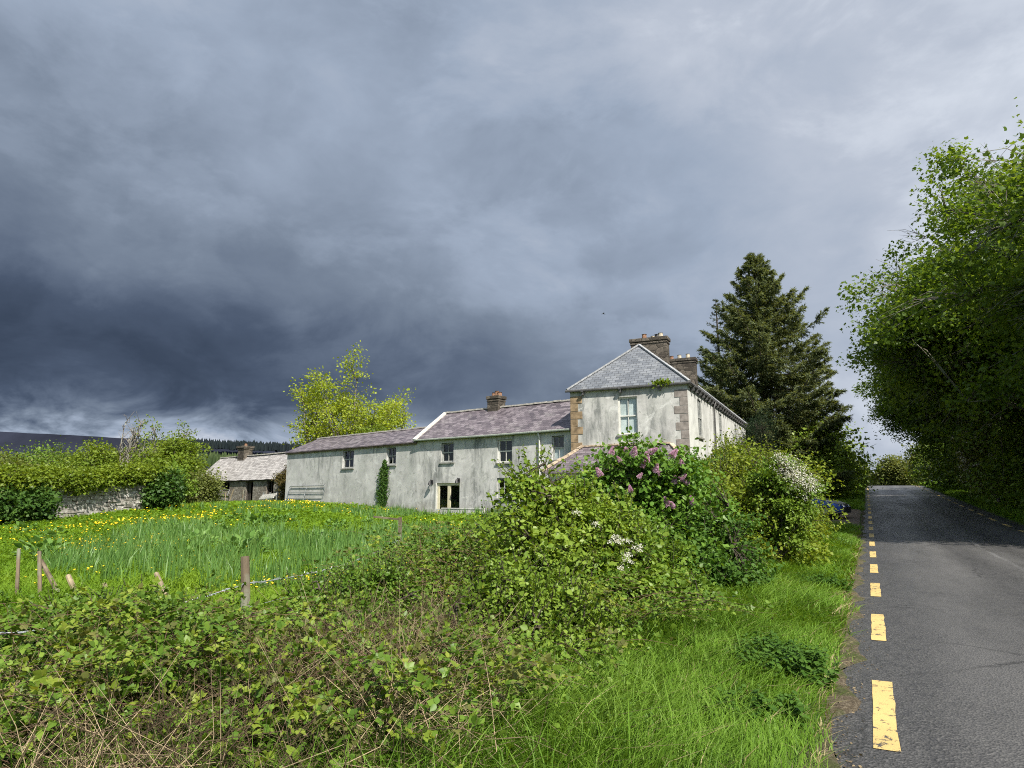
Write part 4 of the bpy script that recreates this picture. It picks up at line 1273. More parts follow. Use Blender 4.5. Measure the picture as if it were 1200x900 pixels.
# ---- tall sycamores on the right side of the road
SG = 'tall sycamores leaning over the right side of the road'
syc_lobes = [(-.3, 0, 9.4, 5.3, 6.0, 4.7), (-2.6, .5, 8.6, 4.6, 5.4, 4.0), (2.2, -1.5, 8.2, 5.0, 5.0, 4.2), (.9, 2.2, 11.4, 3.2, 3.4, 2.9), (-1.0, -3.2, 9.5, 3.6, 3.2, 3.2), (-3.6, 1.5, 5.6, 3.0, 4.0, 2.4)]
b = np.array([10.6, 25.5, hz(10.6, 25.5)])
sA = tree('sycamore_tree', 'tallest sycamore beside the road, cut by the right edge of the photo', 'tree', b, SG, syc_lobes, 2900, 66, .78, .132, PALM, 'syc', 'bark', 12.2, .38, 60, shell=.36, lump=.26, boughs=190, br=1.45)
b = np.array([9.4, 37.0, hz(9.4, 37.)])
lob2 = [(-1.6, 0, 11.0, 5.8, 5.6, 5.4), (-3.7, .5, 8.0, 4.7, 5.0, 3.6), (1.8, 1.5, 8.6, 5.0, 5.0, 4.0), (-1.2, -1.2, 14.6, 3.4, 3.4, 3.0), (-5.5, -.5, 9.9, 3.2, 3.6, 2.9), (-1.0, 2, 5.4, 3.0, 4.2, 2.4)]
sB = tree('sycamore_tree', 'broad sycamore whose limbs reach out over the middle of the road', 'tree', b, SG, lob2, 3300, 62, .80, .145, PALM, 'syc', 'bark', 13.5, .36, 60, shell=.36, lump=.26, boughs=200, br=1.5)
def dead_twigs(o, lobs, n):
    b = np.array(o.location); lb = [(b[0] + l[0], b[1] + l[1], b[2] + l[2], *l[3:]) for l in lobs]
    C, d = lobes_pts(lb, n * 4, .9, .15); k = np.argsort(d[:, 0] + d[:, 1] * .5 + rng.normal(0, .5, len(d)))[:n]; C, d = C[k], d[k]
    m = 5; A = np.repeat(C - d * .9, m, 0); B = A + unit(np.repeat(d, m, 0) + rng.normal(0, .5, (n * m, 3)) + [0, 0, -.25]) * (.6 + 1.2 * rng.random((n * m, 1)))
    M = (A + B) / 2 + rng.normal(0, .1, A.shape); E = B[::1]; A2 = M; B2 = M + unit(B - A + rng.normal(0, .6, A.shape)) * .6
    V, F = merge([twigs(A, M, B, .016, .005), twigs(A2, (A2 + B2) / 2, B2, .009, .004)])
    link('dead_twigs', np_mesh('dead_twigs', rel(V, b), F), MAT['bark'], o)['kind'] = 'stuff'
dead_twigs(sA, syc_lobes, 70); dead_twigs(sB, lob2, 70)
copy_tree(sB, (9.9, 50, hz(9.9, 50)), .25, (1.02, 1.0, .92), 'shaded sycamore third back along the right of the road, deep green')
copy_tree(sB, (9.8, 64, hz(9.8, 64)), -.3, (.98, .95, .85), 'smaller sycamore furthest up the right side of the road')
copy_tree(sA, (19, 34, hz(19, 34)), 4.0, .95, 'dark sycamore standing behind the roadside row, seen through its gaps')
copy_tree(sB, (17.5, 48, hz(17.5, 48)), 3.6, .95, 'dark sycamore behind the row on the right, further up the road')
# understorey along the right bank
UG = 'shaded bushes on the right-hand bank'
ul = [(0, 0, 1.7, 2.3, 2.6, 1.9), (-.6, 1.6, 1.0, 1.8, 1.8, 1.2), (.5, -1.7, 2.3, 1.8, 1.7, 1.8)]
b = np.array([9.0, 29, hz(9.0, 29)])
uA = tree('hazel_bush', 'dark hazel bush under the tallest sycamore, at the right edge of the photo', 'bush', b, UG, ul, 330, 30, .6, .13, OVATE, 'hedge', 'bark_dark', 3.0, .09, 12, shell=.5, lump=.3)
for k, (x, y, s, lab) in enumerate([(9.6, 34.5, 1.25, 'dark hazel bush beneath the broad sycamore on the right bank'), (9.2, 41, 1.25, 'round shaded bush between two sycamore trunks on the right bank'),
                                    (9.0, 47.5, 1.3, 'shaded bush beside the white flowering elder on the right bank'), (8.8, 56, 1.3, 'bush on the right bank halfway up the hill'),
                                    (8.6, 66, 1.4, 'bush on the right bank close below the crest'), (8.4, 77, 1.4, 'last bush on the right bank at the crest of the road')]):
    copy_tree(uA, (x, y, hz(x, y)), k * 1.7, s, lab)
b = np.array([6.5, 46.0, hz(6.5, 46.0)])
el_ = tree('elder_bush', 'pale elder bush with white flowers hanging over the right bank', 'bush', b, None, [(-.3, 0, 3.2, 1.5, 1.9, 1.8), (-.7, -.9, 1.9, 1.1, 1.4, 1.1), (.5, .3, 4.9, 1.2, 1.4, 1.2)], 330, 30, .45, .11, OVATE, 'olive', 'bark_pale', 4.2, .08, 12)
arr, C = canopy([(b[0] - .5, b[1] - .5, b[2] + 3.0, 1.5, 1.9, 2.0)], 60, 40, .22, .06, KITE, shell=.85, flat=.25)
link('blossom', np_mesh('blossom', rel(leaves(*arr, KITE)[0], b), leaves(*arr, KITE)[1]), MAT['blossom'], el_)

# ---- trees closing the view where the road goes over the crest
CG = 'trees beyond the crest of the road'
bl = [(0, 0, 3.4, 2.4, 2.4, 1.9), (-1.2, .4, 2.2, 2.0, 2.0, 1.5), (1.3, -.5, 2.5, 2.0, 2.0, 1.5), (.4, .3, 4.6, 1.3, 1.3, 1.1)]
b = np.array([3.5, 112, hz(3.5, 112)])
bA = tree('ash_tree', 'olive green tree showing just above the crest of the road', 'tree', b, CG, bl, 300, 28, .75, .26, OVATE, 'olive', 'bark', 4.6, .14, 16)
for k, (x, y, s, lab) in enumerate([(-2.0, 118, 1.0, 'olive tree left of centre beyond the crest, half hidden by the roadside thicket'), (8.0, 104, 1.15, 'tree on the right beyond the crest, under the sycamore row'), (6.0, 130, 1.2, 'furthest tree beyond the crest of the road')]):
    copy_tree(bA, (x, y, hz(x, y)), k * 2., s, lab)

# ---- left side of the road past the drive
LG = 'bright bushes on the left of the road beyond the drive'
b = np.array([-2.9, 52, hz(-2.9, 52)])
lA = tree('hazel_bush', 'bright green bush at the far side of the drive beside the road', 'bush', b, LG, [(0, 0, 1.7, 2.0, 2.6, 1.7), (.3, 1.8, 2.8, 1.7, 2.2, 2.2), (-.8, -.8, 1.0, 1.6, 2.0, 1.2)], 330, 30, .6, .15, OVATE, 'elder', 'bark_dark', 3.0, .09, 12, shell=.5, lump=.3)
for k, (x, y, s, lab) in enumerate([(-3.4, 60, 1.55, 'tall bright bush under the drooping spruce branches by the road'), (-3.2, 70, 1.25, 'bright bush on the left just before the crest of the road'), (-3.0, 82, .9, 'bright bush on the left at the crest of the road'), (-5.2, 54, 1.2, 'bright bush behind the parked car under the spruce')]):
    copy_tree(lA, (x, y, hz(x, y)), k * 1.3 + .4, s, lab)


for k, (x, y, sc_, lab) in enumerate([(-5.4, 62, 1.5, 'tall bright bush rising against the lower spruce branches'), (-5.0, 74, 1.5, 'tall bright bush left of the road below the crest')]):
    copy_tree(lA, (x, y, hz(x, y)), k * 2.3 + 1.1, sc_, lab)


# ---- spruce
def spruce(label, base, h, rad, n_br, leaf, group, lean=0., density=1.0, crown_lo=.06, asym=None):
    base = np.array(base, float)
    o = thing('spruce_tree', base, label, 'tree', group)
    tr = MB(); z = np.linspace(0, 1, 10)
    tr.tube([base + [lean * t * h * .02, 0, h * t - (.3 if t == 0 else 0)] for t in z], np.interp(z, [0, .1, 1], [h * .024, h * .017, .03]), 9)
    bparts = [(np.array(tr.v), [np.array([f for f in tr.f if len(f) == 4]), ])]
    t = crown_lo + (1 - crown_lo) * (np.arange(n_br) + rng.random(n_br)) / n_br
    t = 1 - (1 - t) ** 1.0
    az = np.arange(n_br) * 2.39996 + rng.normal(0, .25, n_br)
    prof = np.interp(t, [0, .08, .25, .5, .75, .92, 1], [.80, .98, 1.0, .74, .40, .14, .03])
    L = rad * prof * (.74 + .40 * rng.random(n_br))
    if asym is not None: L *= 1 + asym[2] * np.cos(az - asym[0]) * (1 - t)
    reach = (-.9 - base[0]) / np.maximum(np.cos(az), .05)   # boughs are kept clear of the carriageway
    L = np.where(np.cos(az) > .05, np.minimum(L, np.maximum(reach - .4 - .8 * rng.random(n_br), 1.)), L)
    A = base + np.stack([0 * t, 0 * t, h * t], 1)
    d = np.stack([np.cos(az), np.sin(az), 0 * az], 1)
    pitch = np.interp(t, [0, .4, .8, 1], [-.30, -.08, .25, .9]) + rng.normal(0, .08, n_br)
    m = 7; s = np.linspace(0, 1, m)
    sag = -.22 * np.interp(t, [0, .6, 1], [1, .6, 0])
    pts = A[:, None] + d[:, None] * (L[:, None] * s)[..., None]
    pts[..., 2] += L[:, None] * (pitch[:, None] * s + sag[:, None] * np.sin(s * PI) * .8 + .16 * s ** 3)
    for k in range(0, m - 2, 2):
        bparts.append(twigs(pts[:, k], pts[:, k + 1], pts[:, k + 2], .012 * L * (1 - k / 8) + .006, .012 * L * (1 - (k + 2) / 8) + .005))
    # side shoots hang from the branch, needles sit on the side shoots
    ns = (np.maximum(6, L * 9 * density)).astype(int)
    bi = np.repeat(np.arange(n_br), ns); u = rng.random(len(bi)) ** .7 * .95 + .05
    i = np.minimum((u * (m - 1)).astype(int), m - 2); f = (u * (m - 1) - i)[:, None]
    S0 = pts[bi, i] * (1 - f) + pts[bi, i + 1] * f
    bd = unit(pts[bi, i + 1] - pts[bi, i]); sd = np.cross(bd, [0, 0, 1.]) * rng.choice([-1, 1], len(bi))[:, None]
    sl = (.30 + .55 * L[bi] / rad) * np.interp(u, [0, .5, 1], [1.15, 1.0, .5]) * (.6 + .7 * rng.random(len(bi))) * rad / 6.0 * 1.15
    S1 = S0 + unit(bd * .75 + sd * (.8 + .3 * rng.random(len(bi)))[:, None] + np.array([0, 0, -.22]) + rng.normal(0, .10, S0.shape)) * sl[:, None]
    S1[:, 2] -= sl * .12
    bparts.append(twigs(S0, (S0 + S1) / 2 + [0, 0, .02], S1, .009, .004))
    kper = 26
    q = rng.random((len(bi), kper)); Q = (S0[:, None] * (1 - q[..., None]) + S1[:, None] * q[..., None])
    T = unit(unit(S1 - S0)[:, None] * .9 + rng.normal(size=Q.shape) * .55 + np.array([0, 0, -.15]))
    N = unit(np.array([0, 0, 1.]) + rng.normal(size=Q.shape) * .6)
    sz = (.15 + .12 * rng.random(Q.shape[:2])) * rad / 6.0
    V, F = leaves(Q.reshape(-1, 3), T.reshape(-1, 3), N.reshape(-1, 3), sz.ravel(), NEEDLE)
    bv, bf = merge(bparts)
    link('trunk', np_mesh('trunk', rel(bv, base), bf, smooth=True), MAT['bark_dark'], o)
    link('crown', np_mesh('crown', rel(V, base), F), MAT[leaf], o)
    return o


PG = 'spruces behind the farmhouse'
b = gd(903, 52); tz = at_d(898, 303, 52)[2]
spruce('tall dark spruce towering behind the end of the farmhouse', b, tz - b[2], 8.0, 230, 'spruce', PG, 0, 1.3, .10, asym=(.3, 0, .18))
b = gd(852, 58); tz = at_d(848, 352, 58)[2]
spruce('thin dark spruce left of the tallest one, over the roof end', b, tz - b[2], 4.2, 85, 'spruce_dark', PG, 0, .6, .12)
b = gd(944, 58); tz = at_d(955, 418, 58)[2]
spruce('lower spruce leaning to the road, right of the tallest one', b, tz - b[2], 3.3, 120, 'spruce', PG, 0, 1.3, .12)

# ---- upright yew at the end of the house front
b = gd(892, 40); ytop = at_d(892, 487, 40)[2] - b[2]
tree('yew_tree', 'upright blackish yew at the far corner of the house front', 'tree', b, None, [(0, 0, ytop * .5, 1.3, 1.2, ytop * .5), (.3, .1, ytop * .62, .75, .8, ytop * .36), (-.4, 0, ytop * .55, .6, .7, ytop * .38)], 700, 30, .32, .10, LONG, 'yew', 'bark_dark', ytop * .8, .12, 10, shell=.6, flat=1.6, droop=-1.0, lump=.12)

# ---- ash behind the annex
AG = 'ash trees behind the long white wing'
def wisp_tree(label, base, h, spread, n_stem, n_cl, per, leaf, group, size=.3, cr=1.0, lo=.34):
    base = np.array(base, float)
    mb = MB(); tips = []
    for k in range(n_stem):
        a = 2 * PI * k / n_stem + rng.normal(0, .3); r = spread * (.25 + .8 * rng.random()); hh = h * (.66 + .34 * rng.random()) * (1 - .25 * (r / spread) ** 2)
        e = base + [r * math.cos(a), r * math.sin(a), hh]; s = base + [.25 * math.cos(a), .25 * math.sin(a), -.2]
        mid = base + [r * .45 * math.cos(a), r * .45 * math.sin(a), hh * .6]
        tt = np.linspace(0, 1, 9)[:, None]; path = (1 - tt) ** 2 * s + 2 * tt * (1 - tt) * mid + tt ** 2 * e
        path[1:] += rng.normal(0, .01 * h, (8, 3)); mb.tube(path, np.linspace(.16, .018, 9), 6)
        for j in range(int(n_cl / n_stem)):
            u = rng.uniform(lo, 1.0) ** .8; p = np.array([np.interp(u, tt[:, 0], path[:, i]) for i in range(3)])
            L = spread * .55 * (1.1 - u) + .35; aa = rng.random() * 2 * PI
            q = p + np.array([math.cos(aa) * L, math.sin(aa) * L, L * rng.uniform(.2, 1.1)]) * rng.uniform(.35, 1)
            tips.append((p, q))
    A = np.array([t[0] for t in tips]); C = np.array([t[1] for t in tips]); M = (A + C) / 2 + [0, 0, .1]
    F4 = [f for f in mb.f if len(f) == 4]; Fc = [f for f in mb.f if len(f) == 6]
    bv, bf = merge([(np.array(mb.v), [np.array(F4), np.array(Fc)]), twigs(A, M, C, .022, .008)])
    g = rng.normal(size=(len(C), per, 3)) * cr * .42 * np.array([1, 1, .7]); P = (C[:, None] + g).reshape(-1, 3)
    T = unit(g.reshape(-1, 3) + rng.normal(size=P.shape) * .5 * cr + [0, 0, -.1]); N = unit(rng.normal(size=P.shape) * .7 + [0, 0, .8])
    lv = leaves(P, T, N, size * (.6 + .7 * rng.random(len(P))), OVATE)
    return plant('ash_tree', label, 'tree', base, group, (bv, bf), lv, MAT['bark'], MAT[leaf])


b = gd(418, 57); tz = at_d(418, 412, 57)[2]
wisp_tree('taller yellow-green ash with many stems rising behind the white wing', b, tz - b[2], 4.6, 13, 430, 26, 'ash', AG, .20, .80)
b = gd(368, 58); tz = at_d(368, 436, 58)[2]
wisp_tree('left-hand lower ash behind the end of the white wing', b, tz - b[2], 3.2, 9, 240, 26, 'ash', AG, .20, .80, .2)
b = gd(466, 62); tz = at_d(466, 453, 62)[2]
wisp_tree('sparse young ash nearest the wing chimney', b, tz - b[2], 2.9, 8, 130, 13, 'ash', AG, .19, .7)
b = gd(436, 53); tz = at_d(436, 501, 53)[2]
tree('holly_bush', 'small dense green bush peeping over the wing roof below the ash', 'bush', b, None, [(0, 0, tz - b[2] - .9, 1.6, 1.3, 1.0)], 90, 26, .5, .14, OVATE, 'broad', 'bark_dark', tz - b[2] - 1, .1, 6)

# ---- broadleaf trees and bushes behind the field wall, left
TG = 'trees behind the hedge-topped field wall'
big = [(0, 0, .62, .40, .40, .34), (-.25, .05, .42, .28, .28, .26), (.25, -.05, .40, .28, .28, .24), (.05, .1, .82, .22, .22, .18)]
def broad(px, top, D, wpx, leaf, label, n=340, per=26, name='ash_tree', sz=.22, proto={}):
    b = gd(px, D); h = at_d(px, top, D)[2] - b[2]; w = wpx / 751 * D
    lb = [(l[0] * w, l[1] * w, l[2] * h, l[3] * w * 1.2, l[4] * w * 1.2, l[5] * h) for l in big]
    return tree(name, label, 'tree', b, TG, lb, int(n * 1.35), int(per * 1.3), .115 * w + .2, sz * .8, OVATE, leaf, 'bark', h * .75, .05 * h ** .8, 14, shell=.45, lump=.32, boughs=max(30, int(n / 7)), br=.17 * w + .25)
broad(194, 516, 56, 60, 'broad', 'bright green tree just left of the cottage roof', 420, 28)
broad(98, 522, 58, 62, 'broad', 'round bright green tree in front of the bare stems', 380, 26)
broad(28, 530, 66, 80, 'hedge', 'dark green tree at the left edge of the photo behind the hedge', 380, 26)
broad(-30, 526, 60, 70, 'broad', 'green tree cut by the left edge of the photo', 260, 24)
broad(62, 530, 74, 60, 'olive', 'olive green tree between the dark tree and the round bright one', 280, 24)
broad(142, 530, 66, 55, 'olive', 'olive tree at the foot of the bare dead stems', 260, 24)
broad(178, 532, 70, 50, 'broad', 'small green tree under the half-bare ash', 240, 24)
broad(8, 538, 47, 70, 'olive', 'brownish olive bush over the left end of the hedge', 240, 24)


def bare_tree(px, top, D, label, leafy=0, nst=3, spread=1.2):
    b = gd(px, D); h = at_d(px, top, D)[2] - b[2]
    mb = MB(); tips = []
    for k in range(nst):
        a = rng.random() * 2 * PI; e = b + [spread * math.cos(a), spread * math.sin(a), h * rng.uniform(.75, 1)]
        path = [b * (1 - t) + e * t + np.array([.22 * math.sin(t * 5 + k), .2 * math.cos(t * 4 + k), -.2 if t == 0 else 0]) for t in np.linspace(0, 1, 9)]
        mb.tube(path, np.linspace(.11, .02, 9), 6)
        for j in range(11):
            u = rng.uniform(.4, 1); p = np.array([np.interp(u, np.linspace(0, 1, 9), np.array(path)[:, i]) for i in range(3)])
            aa = rng.random() * 2 * PI; L = rng.uniform(.5, 1.6) * (1.2 - u * .7); q = p + [L * .5 * math.cos(aa), L * .5 * math.sin(aa), L * .9]
            mb.tube([p, (p + q) / 2 + rng.normal(0, .08, 3), q], [.045, .03, .012], 5); tips.append(q)
            for s in range(2):
                e2 = q + rng.normal(0, .35, 3) + [0, 0, .35]; mb.tube([(p + q) / 2, (q + e2) / 2, e2], [.022, .016, .008], 4); tips.append(e2)
    o = thing('bare_tree', b, label, 'tree', 'half-dead trees behind the field wall')
    mb.build('trunk', MAT['bark_pale'], o, smooth=True)
    if leafy:
        C = np.array(tips); C = np.repeat(C, leafy, 0) + rng.normal(0, .35, (len(C) * leafy, 3))
        P = np.repeat(C, 9, 0) + rng.normal(0, .18, (len(C) * 9, 3))
        lv = leaves(P, rng.normal(size=P.shape), rng.normal(size=P.shape) * .6 + [0, 0, 1], .2, OVATE)
        link('crown', np_mesh('crown', rel(lv[0], b), lv[1]), MAT['broad'], o)
bare_tree(141, 489, 58, 'leafless pale dead tree with two upright forked stems', 0, 4, .9)
bare_tree(183, 494, 60, 'half-bare ash with a few yellow-green leaf tufts, right of the dead tree', 1, 4, 2.2)
bare_tree(163, 520, 56, 'short leaning grey stem between the dead tree and the half-bare ash', 0, 2, 1.0)

# ---- field wall with its hedge
wl = at_d(-40, 580, 25); wr = at_d(182, 580, 33.5)
FWF = Frame(wl, wr - wl)
dsw = thing('dry_stone_wall', [*FWF.p(FWF.L * .5, 0)[:2], hz(*FWF.p(FWF.L * .5, 0)[:2])], 'pale dry stone wall showing through the hedge at the back of the field', 'wall')
m = MB(); row = 0; top_rel = 2.0
vz = 0.
while vz < 1.6:
    hgt = random.uniform(.10, .19); u = random.uniform(0, .2)
    while u < FWF.L:
        ln = random.uniform(.18, .52); p = FWF.p(u, 0); g = hz(p[0], p[1]) - .1
        prof = 1.5 + .12 * math.sin(u * .7) + .08 * math.sin(u * 2.3)
        if vz < prof:
            w1 = random.uniform(.0, .07); j = [random.uniform(-.018, .018) for _ in range(8)]
            P = []
            for vv, o_ in ((vz + .008, 0), (vz + hgt - .008, 4)):
                P += [FWF.p(u + .01 + j[o_ % 8], g + vv + j[1], w1), FWF.p(u + ln - .01 + j[2], g + vv + j[3], w1 + random.uniform(-.03, .03)), FWF.p(u + ln - .01, g + vv, -.4), FWF.p(u + .01, g + vv, -.4)]
            m.hexa(P)
        u += ln
    vz += hgt
t = NT('field_stone'); gg_ = t.n('ShaderNodeNewGeometry')
c = t.ramp(gg_.outputs['Random Per Island'], [(0, (.34, .32, .29)), (.5, (.50, .48, .44)), (1, (.64, .62, .58))]); nn_ = t.noise(6, t.pos(), 6, .7)
c = t.mix(t.ramp(nn_, [(.42, .7), (.6, 0.)]), c, (.13, .12, .095)); MAT['field_stone'] = t.done(t.princ(c, .9, .1, nn_, .8, .03))
m.build('stonework', MAT['field_stone'], dsw, bevel=.0)
m = MB(); g0 = hz(*FWF.p(3, 0)[:2]); g1 = hz(*FWF.p(FWF.L - 2, 0)[:2])
m.hexa([FWF.p(0, g0 - .3, -.04), FWF.p(FWF.L, g1 - .3, -.04), FWF.p(FWF.L, g1 - .3, -.36), FWF.p(0, g0 - .3, -.36), FWF.p(0, g0 + 1.25, -.04), FWF.p(FWF.L, g1 + 1.25, -.04), FWF.p(FWF.L, g1 + 1.25, -.36), FWF.p(0, g0 + 1.25, -.36)])
m.build('core', MAT['dirt'], dsw)

# hedge growing over it, in three pieces that leave the bare stretch
HG = 'hedge and ivy growing over the field wall'
def hedge_piece(label, lobes, n, per, leaf, name='hedge', cr=.45, size=.12, cat='hedge', tm=PALM, stems=True):
    base = np.array([lobes[0][0], lobes[0][1], hz(lobes[0][0], lobes[0][1])])
    arr, C = canopy(lobes, n, per, cr, size, tm, shell=.62, lump=.2, flat=.7)
    tr = limbs(base, [lobes[0][0], lobes[0][1], lobes[0][2] + .3], .06, C, 8, twig_r=.008) if stems else None
    return plant(name, label, cat, base, HG, tr, leaves(*arr, tm), MAT['bark_dark'], MAT[leaf], 'foliage', 'stem')
lob = []
for u in np.arange(-1, FWF.L + 1.2, .9):
    p = FWF.p(u, 0, -.38); g = hz(p[0], p[1]); lob.append((p[0], p[1], g + 1.72 + .12 * math.sin(u), .95, .55, .46))
hedge_piece('long leafy hedge running along the top of the field wall', lob, 1500, 30, 'ivy_top', cr=.34, size=.10)
lob = []
for u in np.arange(-1, FWF.uv(62, 590)[0] - .8, 1.1):
    p = FWF.p(u, 0, .45); g = hz(p[0], p[1]); lob.append((p[0], p[1], g + .75, .85, .5, .75))
hedge_piece('ivy covering the left end of the field wall down to the ground', lob, 620, 24, 'ivy', 'ivy', .38, .13, 'ivy')
lob = []
for px, vv, ss in ((174, 1.0, .8), (181, 1.0, 1.0), (188, 1.2, 1.0)):
    u = FWF.uv(px, 590)[0]; p = FWF.p(u, 0, .4); g = hz(p[0], p[1]); lob.append((p[0], p[1], g + vv, .8 * ss, .5, .9 * ss))
hedge_piece('ivy hanging beside the bare stretch of stonework on the field wall', lob, 300, 24, 'ivy', 'ivy', .36, .13, 'ivy')
b = gd(226, 41)
tree('laurel_bush', 'dark rounded bush left of the cottage door', 'bush', b, None, [(0, 0, 1.0, 1.7, 1.4, 1.15), (-.9, 0, .7, 1.1, 1.0, .9), (.8, .2, .8, 1.0, 1.0, .85)], 330, 28, .42, .12, OVATE, 'olive', 'bark_dark', 1.3, .07, 10)
b = gd(196, 38)
tree('laurel_bush', 'green bush filling the corner between the field wall and the dark rounded bush', 'bush', b, None, [(0, 0, 1.0, 1.5, 1.3, 1.2), (-1.0, -.4, .8, 1.1, 1.0, .9)], 260, 26, .42, .13, OVATE, 'hedge', 'bark_dark', 1.3, .07, 10)
# russet growth on the broken end of the cottage roof
p = C_.p(CL - .5, 0, .1)
lob = [(p[0], p[1] - .1, CZ - .3, .55, .4, .55), (C_.p(CL - .35, 0, -.6)[0], C_.p(0, 0, -.6)[1] + N_.u[1] * CL, CZ + .45, .5, .5, .5), (p[0] + .2, p[1], CZ - 1.2, .35, .3, .8)]
base = np.array([p[0], p[1], cg]); arr, C = canopy(lob, 110, 24, .3, .10, PALM, shell=.5)
plant('ivy', 'russet ivy tumbling from the broken right end of the cottage roof', 'ivy', base, None, None, leaves(*arr, PALM), None, MAT['ivy_red'], 'foliage')

# ================================================================== field, verge and hedge bank
def inside_any(x, y):
    """footprints where nothing grows"""
    bad = np.zeros(len(x), bool)
    for F, L, dp in ((G, G.L, 21), (W, W.L, 6), (N_, N_.L, 6), (C_, CL, 5), (PFr, PL, 3)):
        u = (x - F.o[0]) * F.u[0] + (y - F.o[1]) * F.u[1]; w = (x - F.o[0]) * F.n[0] + (y - F.o[1]) * F.n[1]
        bad |= (u > -.1) & (u < L + .1) & (w < .05) & (w > -dp)
    u = (x - TF.o[0]) * TF.u[0] + (y - TF.o[1]) * TF.u[1]; w = (x - TF.o[0]) * TF.n[0] + (y - TF.o[1]) * TF.n[1]
    bad |= (u > 0) & (u < TF.L) & (w < .1) & (w > -1.6)
    cdr = 37 + (-.4 - x) * -.12; bad |= (x > -7) & (x < -.36) & (np.abs(y - cdr) < 6.1 - (-.4 - x) * .35)
    bad |= (x > el_road(y) + .02) & (x < 5.66)
    return bad


def el_road(y):
    return np.interp(y, ry, el)


def scatter(n, x0, x1, y0, y1):
    return rng.uniform(x0, x1, n), rng.uniform(y0, y1, n)


def dcam(x, y): return x * FH[0] + y * FH[1]


def in_view(x, y, m=.12):
    d = dcam(x, y); l = x * RT[0] + y * RT[1]
    return (d > .8) & (np.abs(l) < d * (600 / 751 + m) + .8)


HEDGE_P = [gp(250, 1150)[:2], gp(430, 905)[:2], gp(575, 810)[:2], gp(690, 735)[:2], gp(800, 690)[:2], gp(900, 650)[:2], np.array([-3.6, 27.]), np.array([-5.6, 33.])]
HP = np.array(HEDGE_P)


def hedge_side(x, y):
    """>0 on the road side of the hedge line, metres"""
    best = np.full(len(x), 1e9); sg = np.zeros(len(x))
    for a, b in zip(HP, HP[1:]):
        d = b - a; L = np.linalg.norm(d); d = d / L
        t = np.clip((x - a[0]) * d[0] + (y - a[1]) * d[1], 0, L); qx, qy = a[0] + d[0] * t, a[1] + d[1] * t
        ds = np.hypot(x - qx, y - qy); cr = d[0] * (y - a[1]) - d[1] * (x - a[0])
        m = ds < best; best = np.where(m, ds, best); sg = np.where(m, np.where(cr < 0, 1, -1), sg)
    return best * sg


def fbm(x, y, s, seed=0):
    r = np.random.default_rng(seed); v = 0
    for k in range(5):
        a, b, c, d = r.uniform(-1, 1, 2) * s * 1.6 ** k, r.random() * 6, r.random() * 6, r.uniform(-1, 1, 2) * s * 1.6 ** k
        v = v + np.sin(x * a[0] + y * a[1] + b) * np.sin(x * d[0] + y * d[1] + c) / 1.35 ** k
    return v / 2.2


def grass_obj(name, label, cat, x, y, h, w, lean, mat, bend=.35, az=None):
    P = np.stack([x, y, H(x, y) - .01], 1)
    V, F = blades(P, h, w, lean, bend, az)
    return tag(link(name, np_mesh(name, V, F), MAT[mat]), label, cat, None, 'stuff')


# verge grass, denser and finer near the eye
xx, yy = [], []
for (y0, y1, n) in ((1.5, 5, 60000), (5, 9, 90000), (9, 15, 80000), (15, 24, 60000), (24, 34, 36000)):
    a, b = scatter(n, -9, -.2, y0, y1); xx.append(a); yy.append(b)
x = np.concatenate(xx); y = np.concatenate(yy)
hs = hedge_side(x, y)
edge = el_road(y) - x
keep = in_view(x, y) & ~inside_any(x, y) & (hs > -.7) & (edge > -.02)
keep &= rng.random(len(x)) < np.clip(.25 + edge * 2.2, 0, 1)
bald = fbm(x, y, 1.1, 5) > .62
keep &= ~(bald & (rng.random(len(x)) < .6))
x, y, hs, edge = x[keep], y[keep], hs[keep], edge[keep]
d = dcam(x, y)
hv = (.13 + .13 * np.clip(edge / 1.2, 0, 1) + .07 * fbm(x, y, .9, 3)) * (.55 + .75 * rng.random(len(x)))
wv = np.clip(.0016 * d, .0045, .03) * (.7 + .6 * rng.random(len(x)))
dry = rng.random(len(x)) < np.clip(.03 + .15 * (hs < .2) + .22 * (edge < .15) + .3 * bald[keep], 0, .6)
lean = .45 + .5 * rng.random(len(x))
azf = fbm(x, y, .8, 9) * 3 + rng.normal(0, 1.0, len(x)) - .6
grass_obj('verge_grass', 'bright green tufted grass on the wide verge beside the road', 'grass', x[~dry], y[~dry], hv[~dry], wv[~dry], lean[~dry], 'grass', az=azf[~dry])
grass_obj('dry_grass', 'straw-coloured dead grass among the verge and under the brambles', 'grass', x[dry], y[dry], hv[dry] * .9, wv[dry], lean[dry] + .5, 'grass_dry', az=azf[dry])
# right-hand verge and the bank past the drive
a, b = scatter(70000, 5.55, 9.2, 14, 95); c, e = scatter(46000, -7, -.3, 42.5, 100)
x = np.concatenate([a, c]); y = np.concatenate([b, e]); k = in_view(x, y) & ~inside_any(x, y); x, y = x[k], y[k]
d = dcam(x, y)
grass_obj('bank_grass', 'grass on the banks further along both sides of the road', 'grass', x, y, .3 * (.5 + rng.random(len(x))), np.clip(.0014 * d, .015, .07), .5 + .4 * rng.random(len(x)), 'grass')

# meadow
def field_pts(n, dmin, dmax, px0=-60, px1=830):
    d = np.sqrt(rng.uniform(dmin ** 2, dmax ** 2, n)); t = (rng.uniform(px0, px1, n) - 600) / 751 * d
    return FH[0] * d + RT[0] * t, FH[1] * d + RT[1] * t


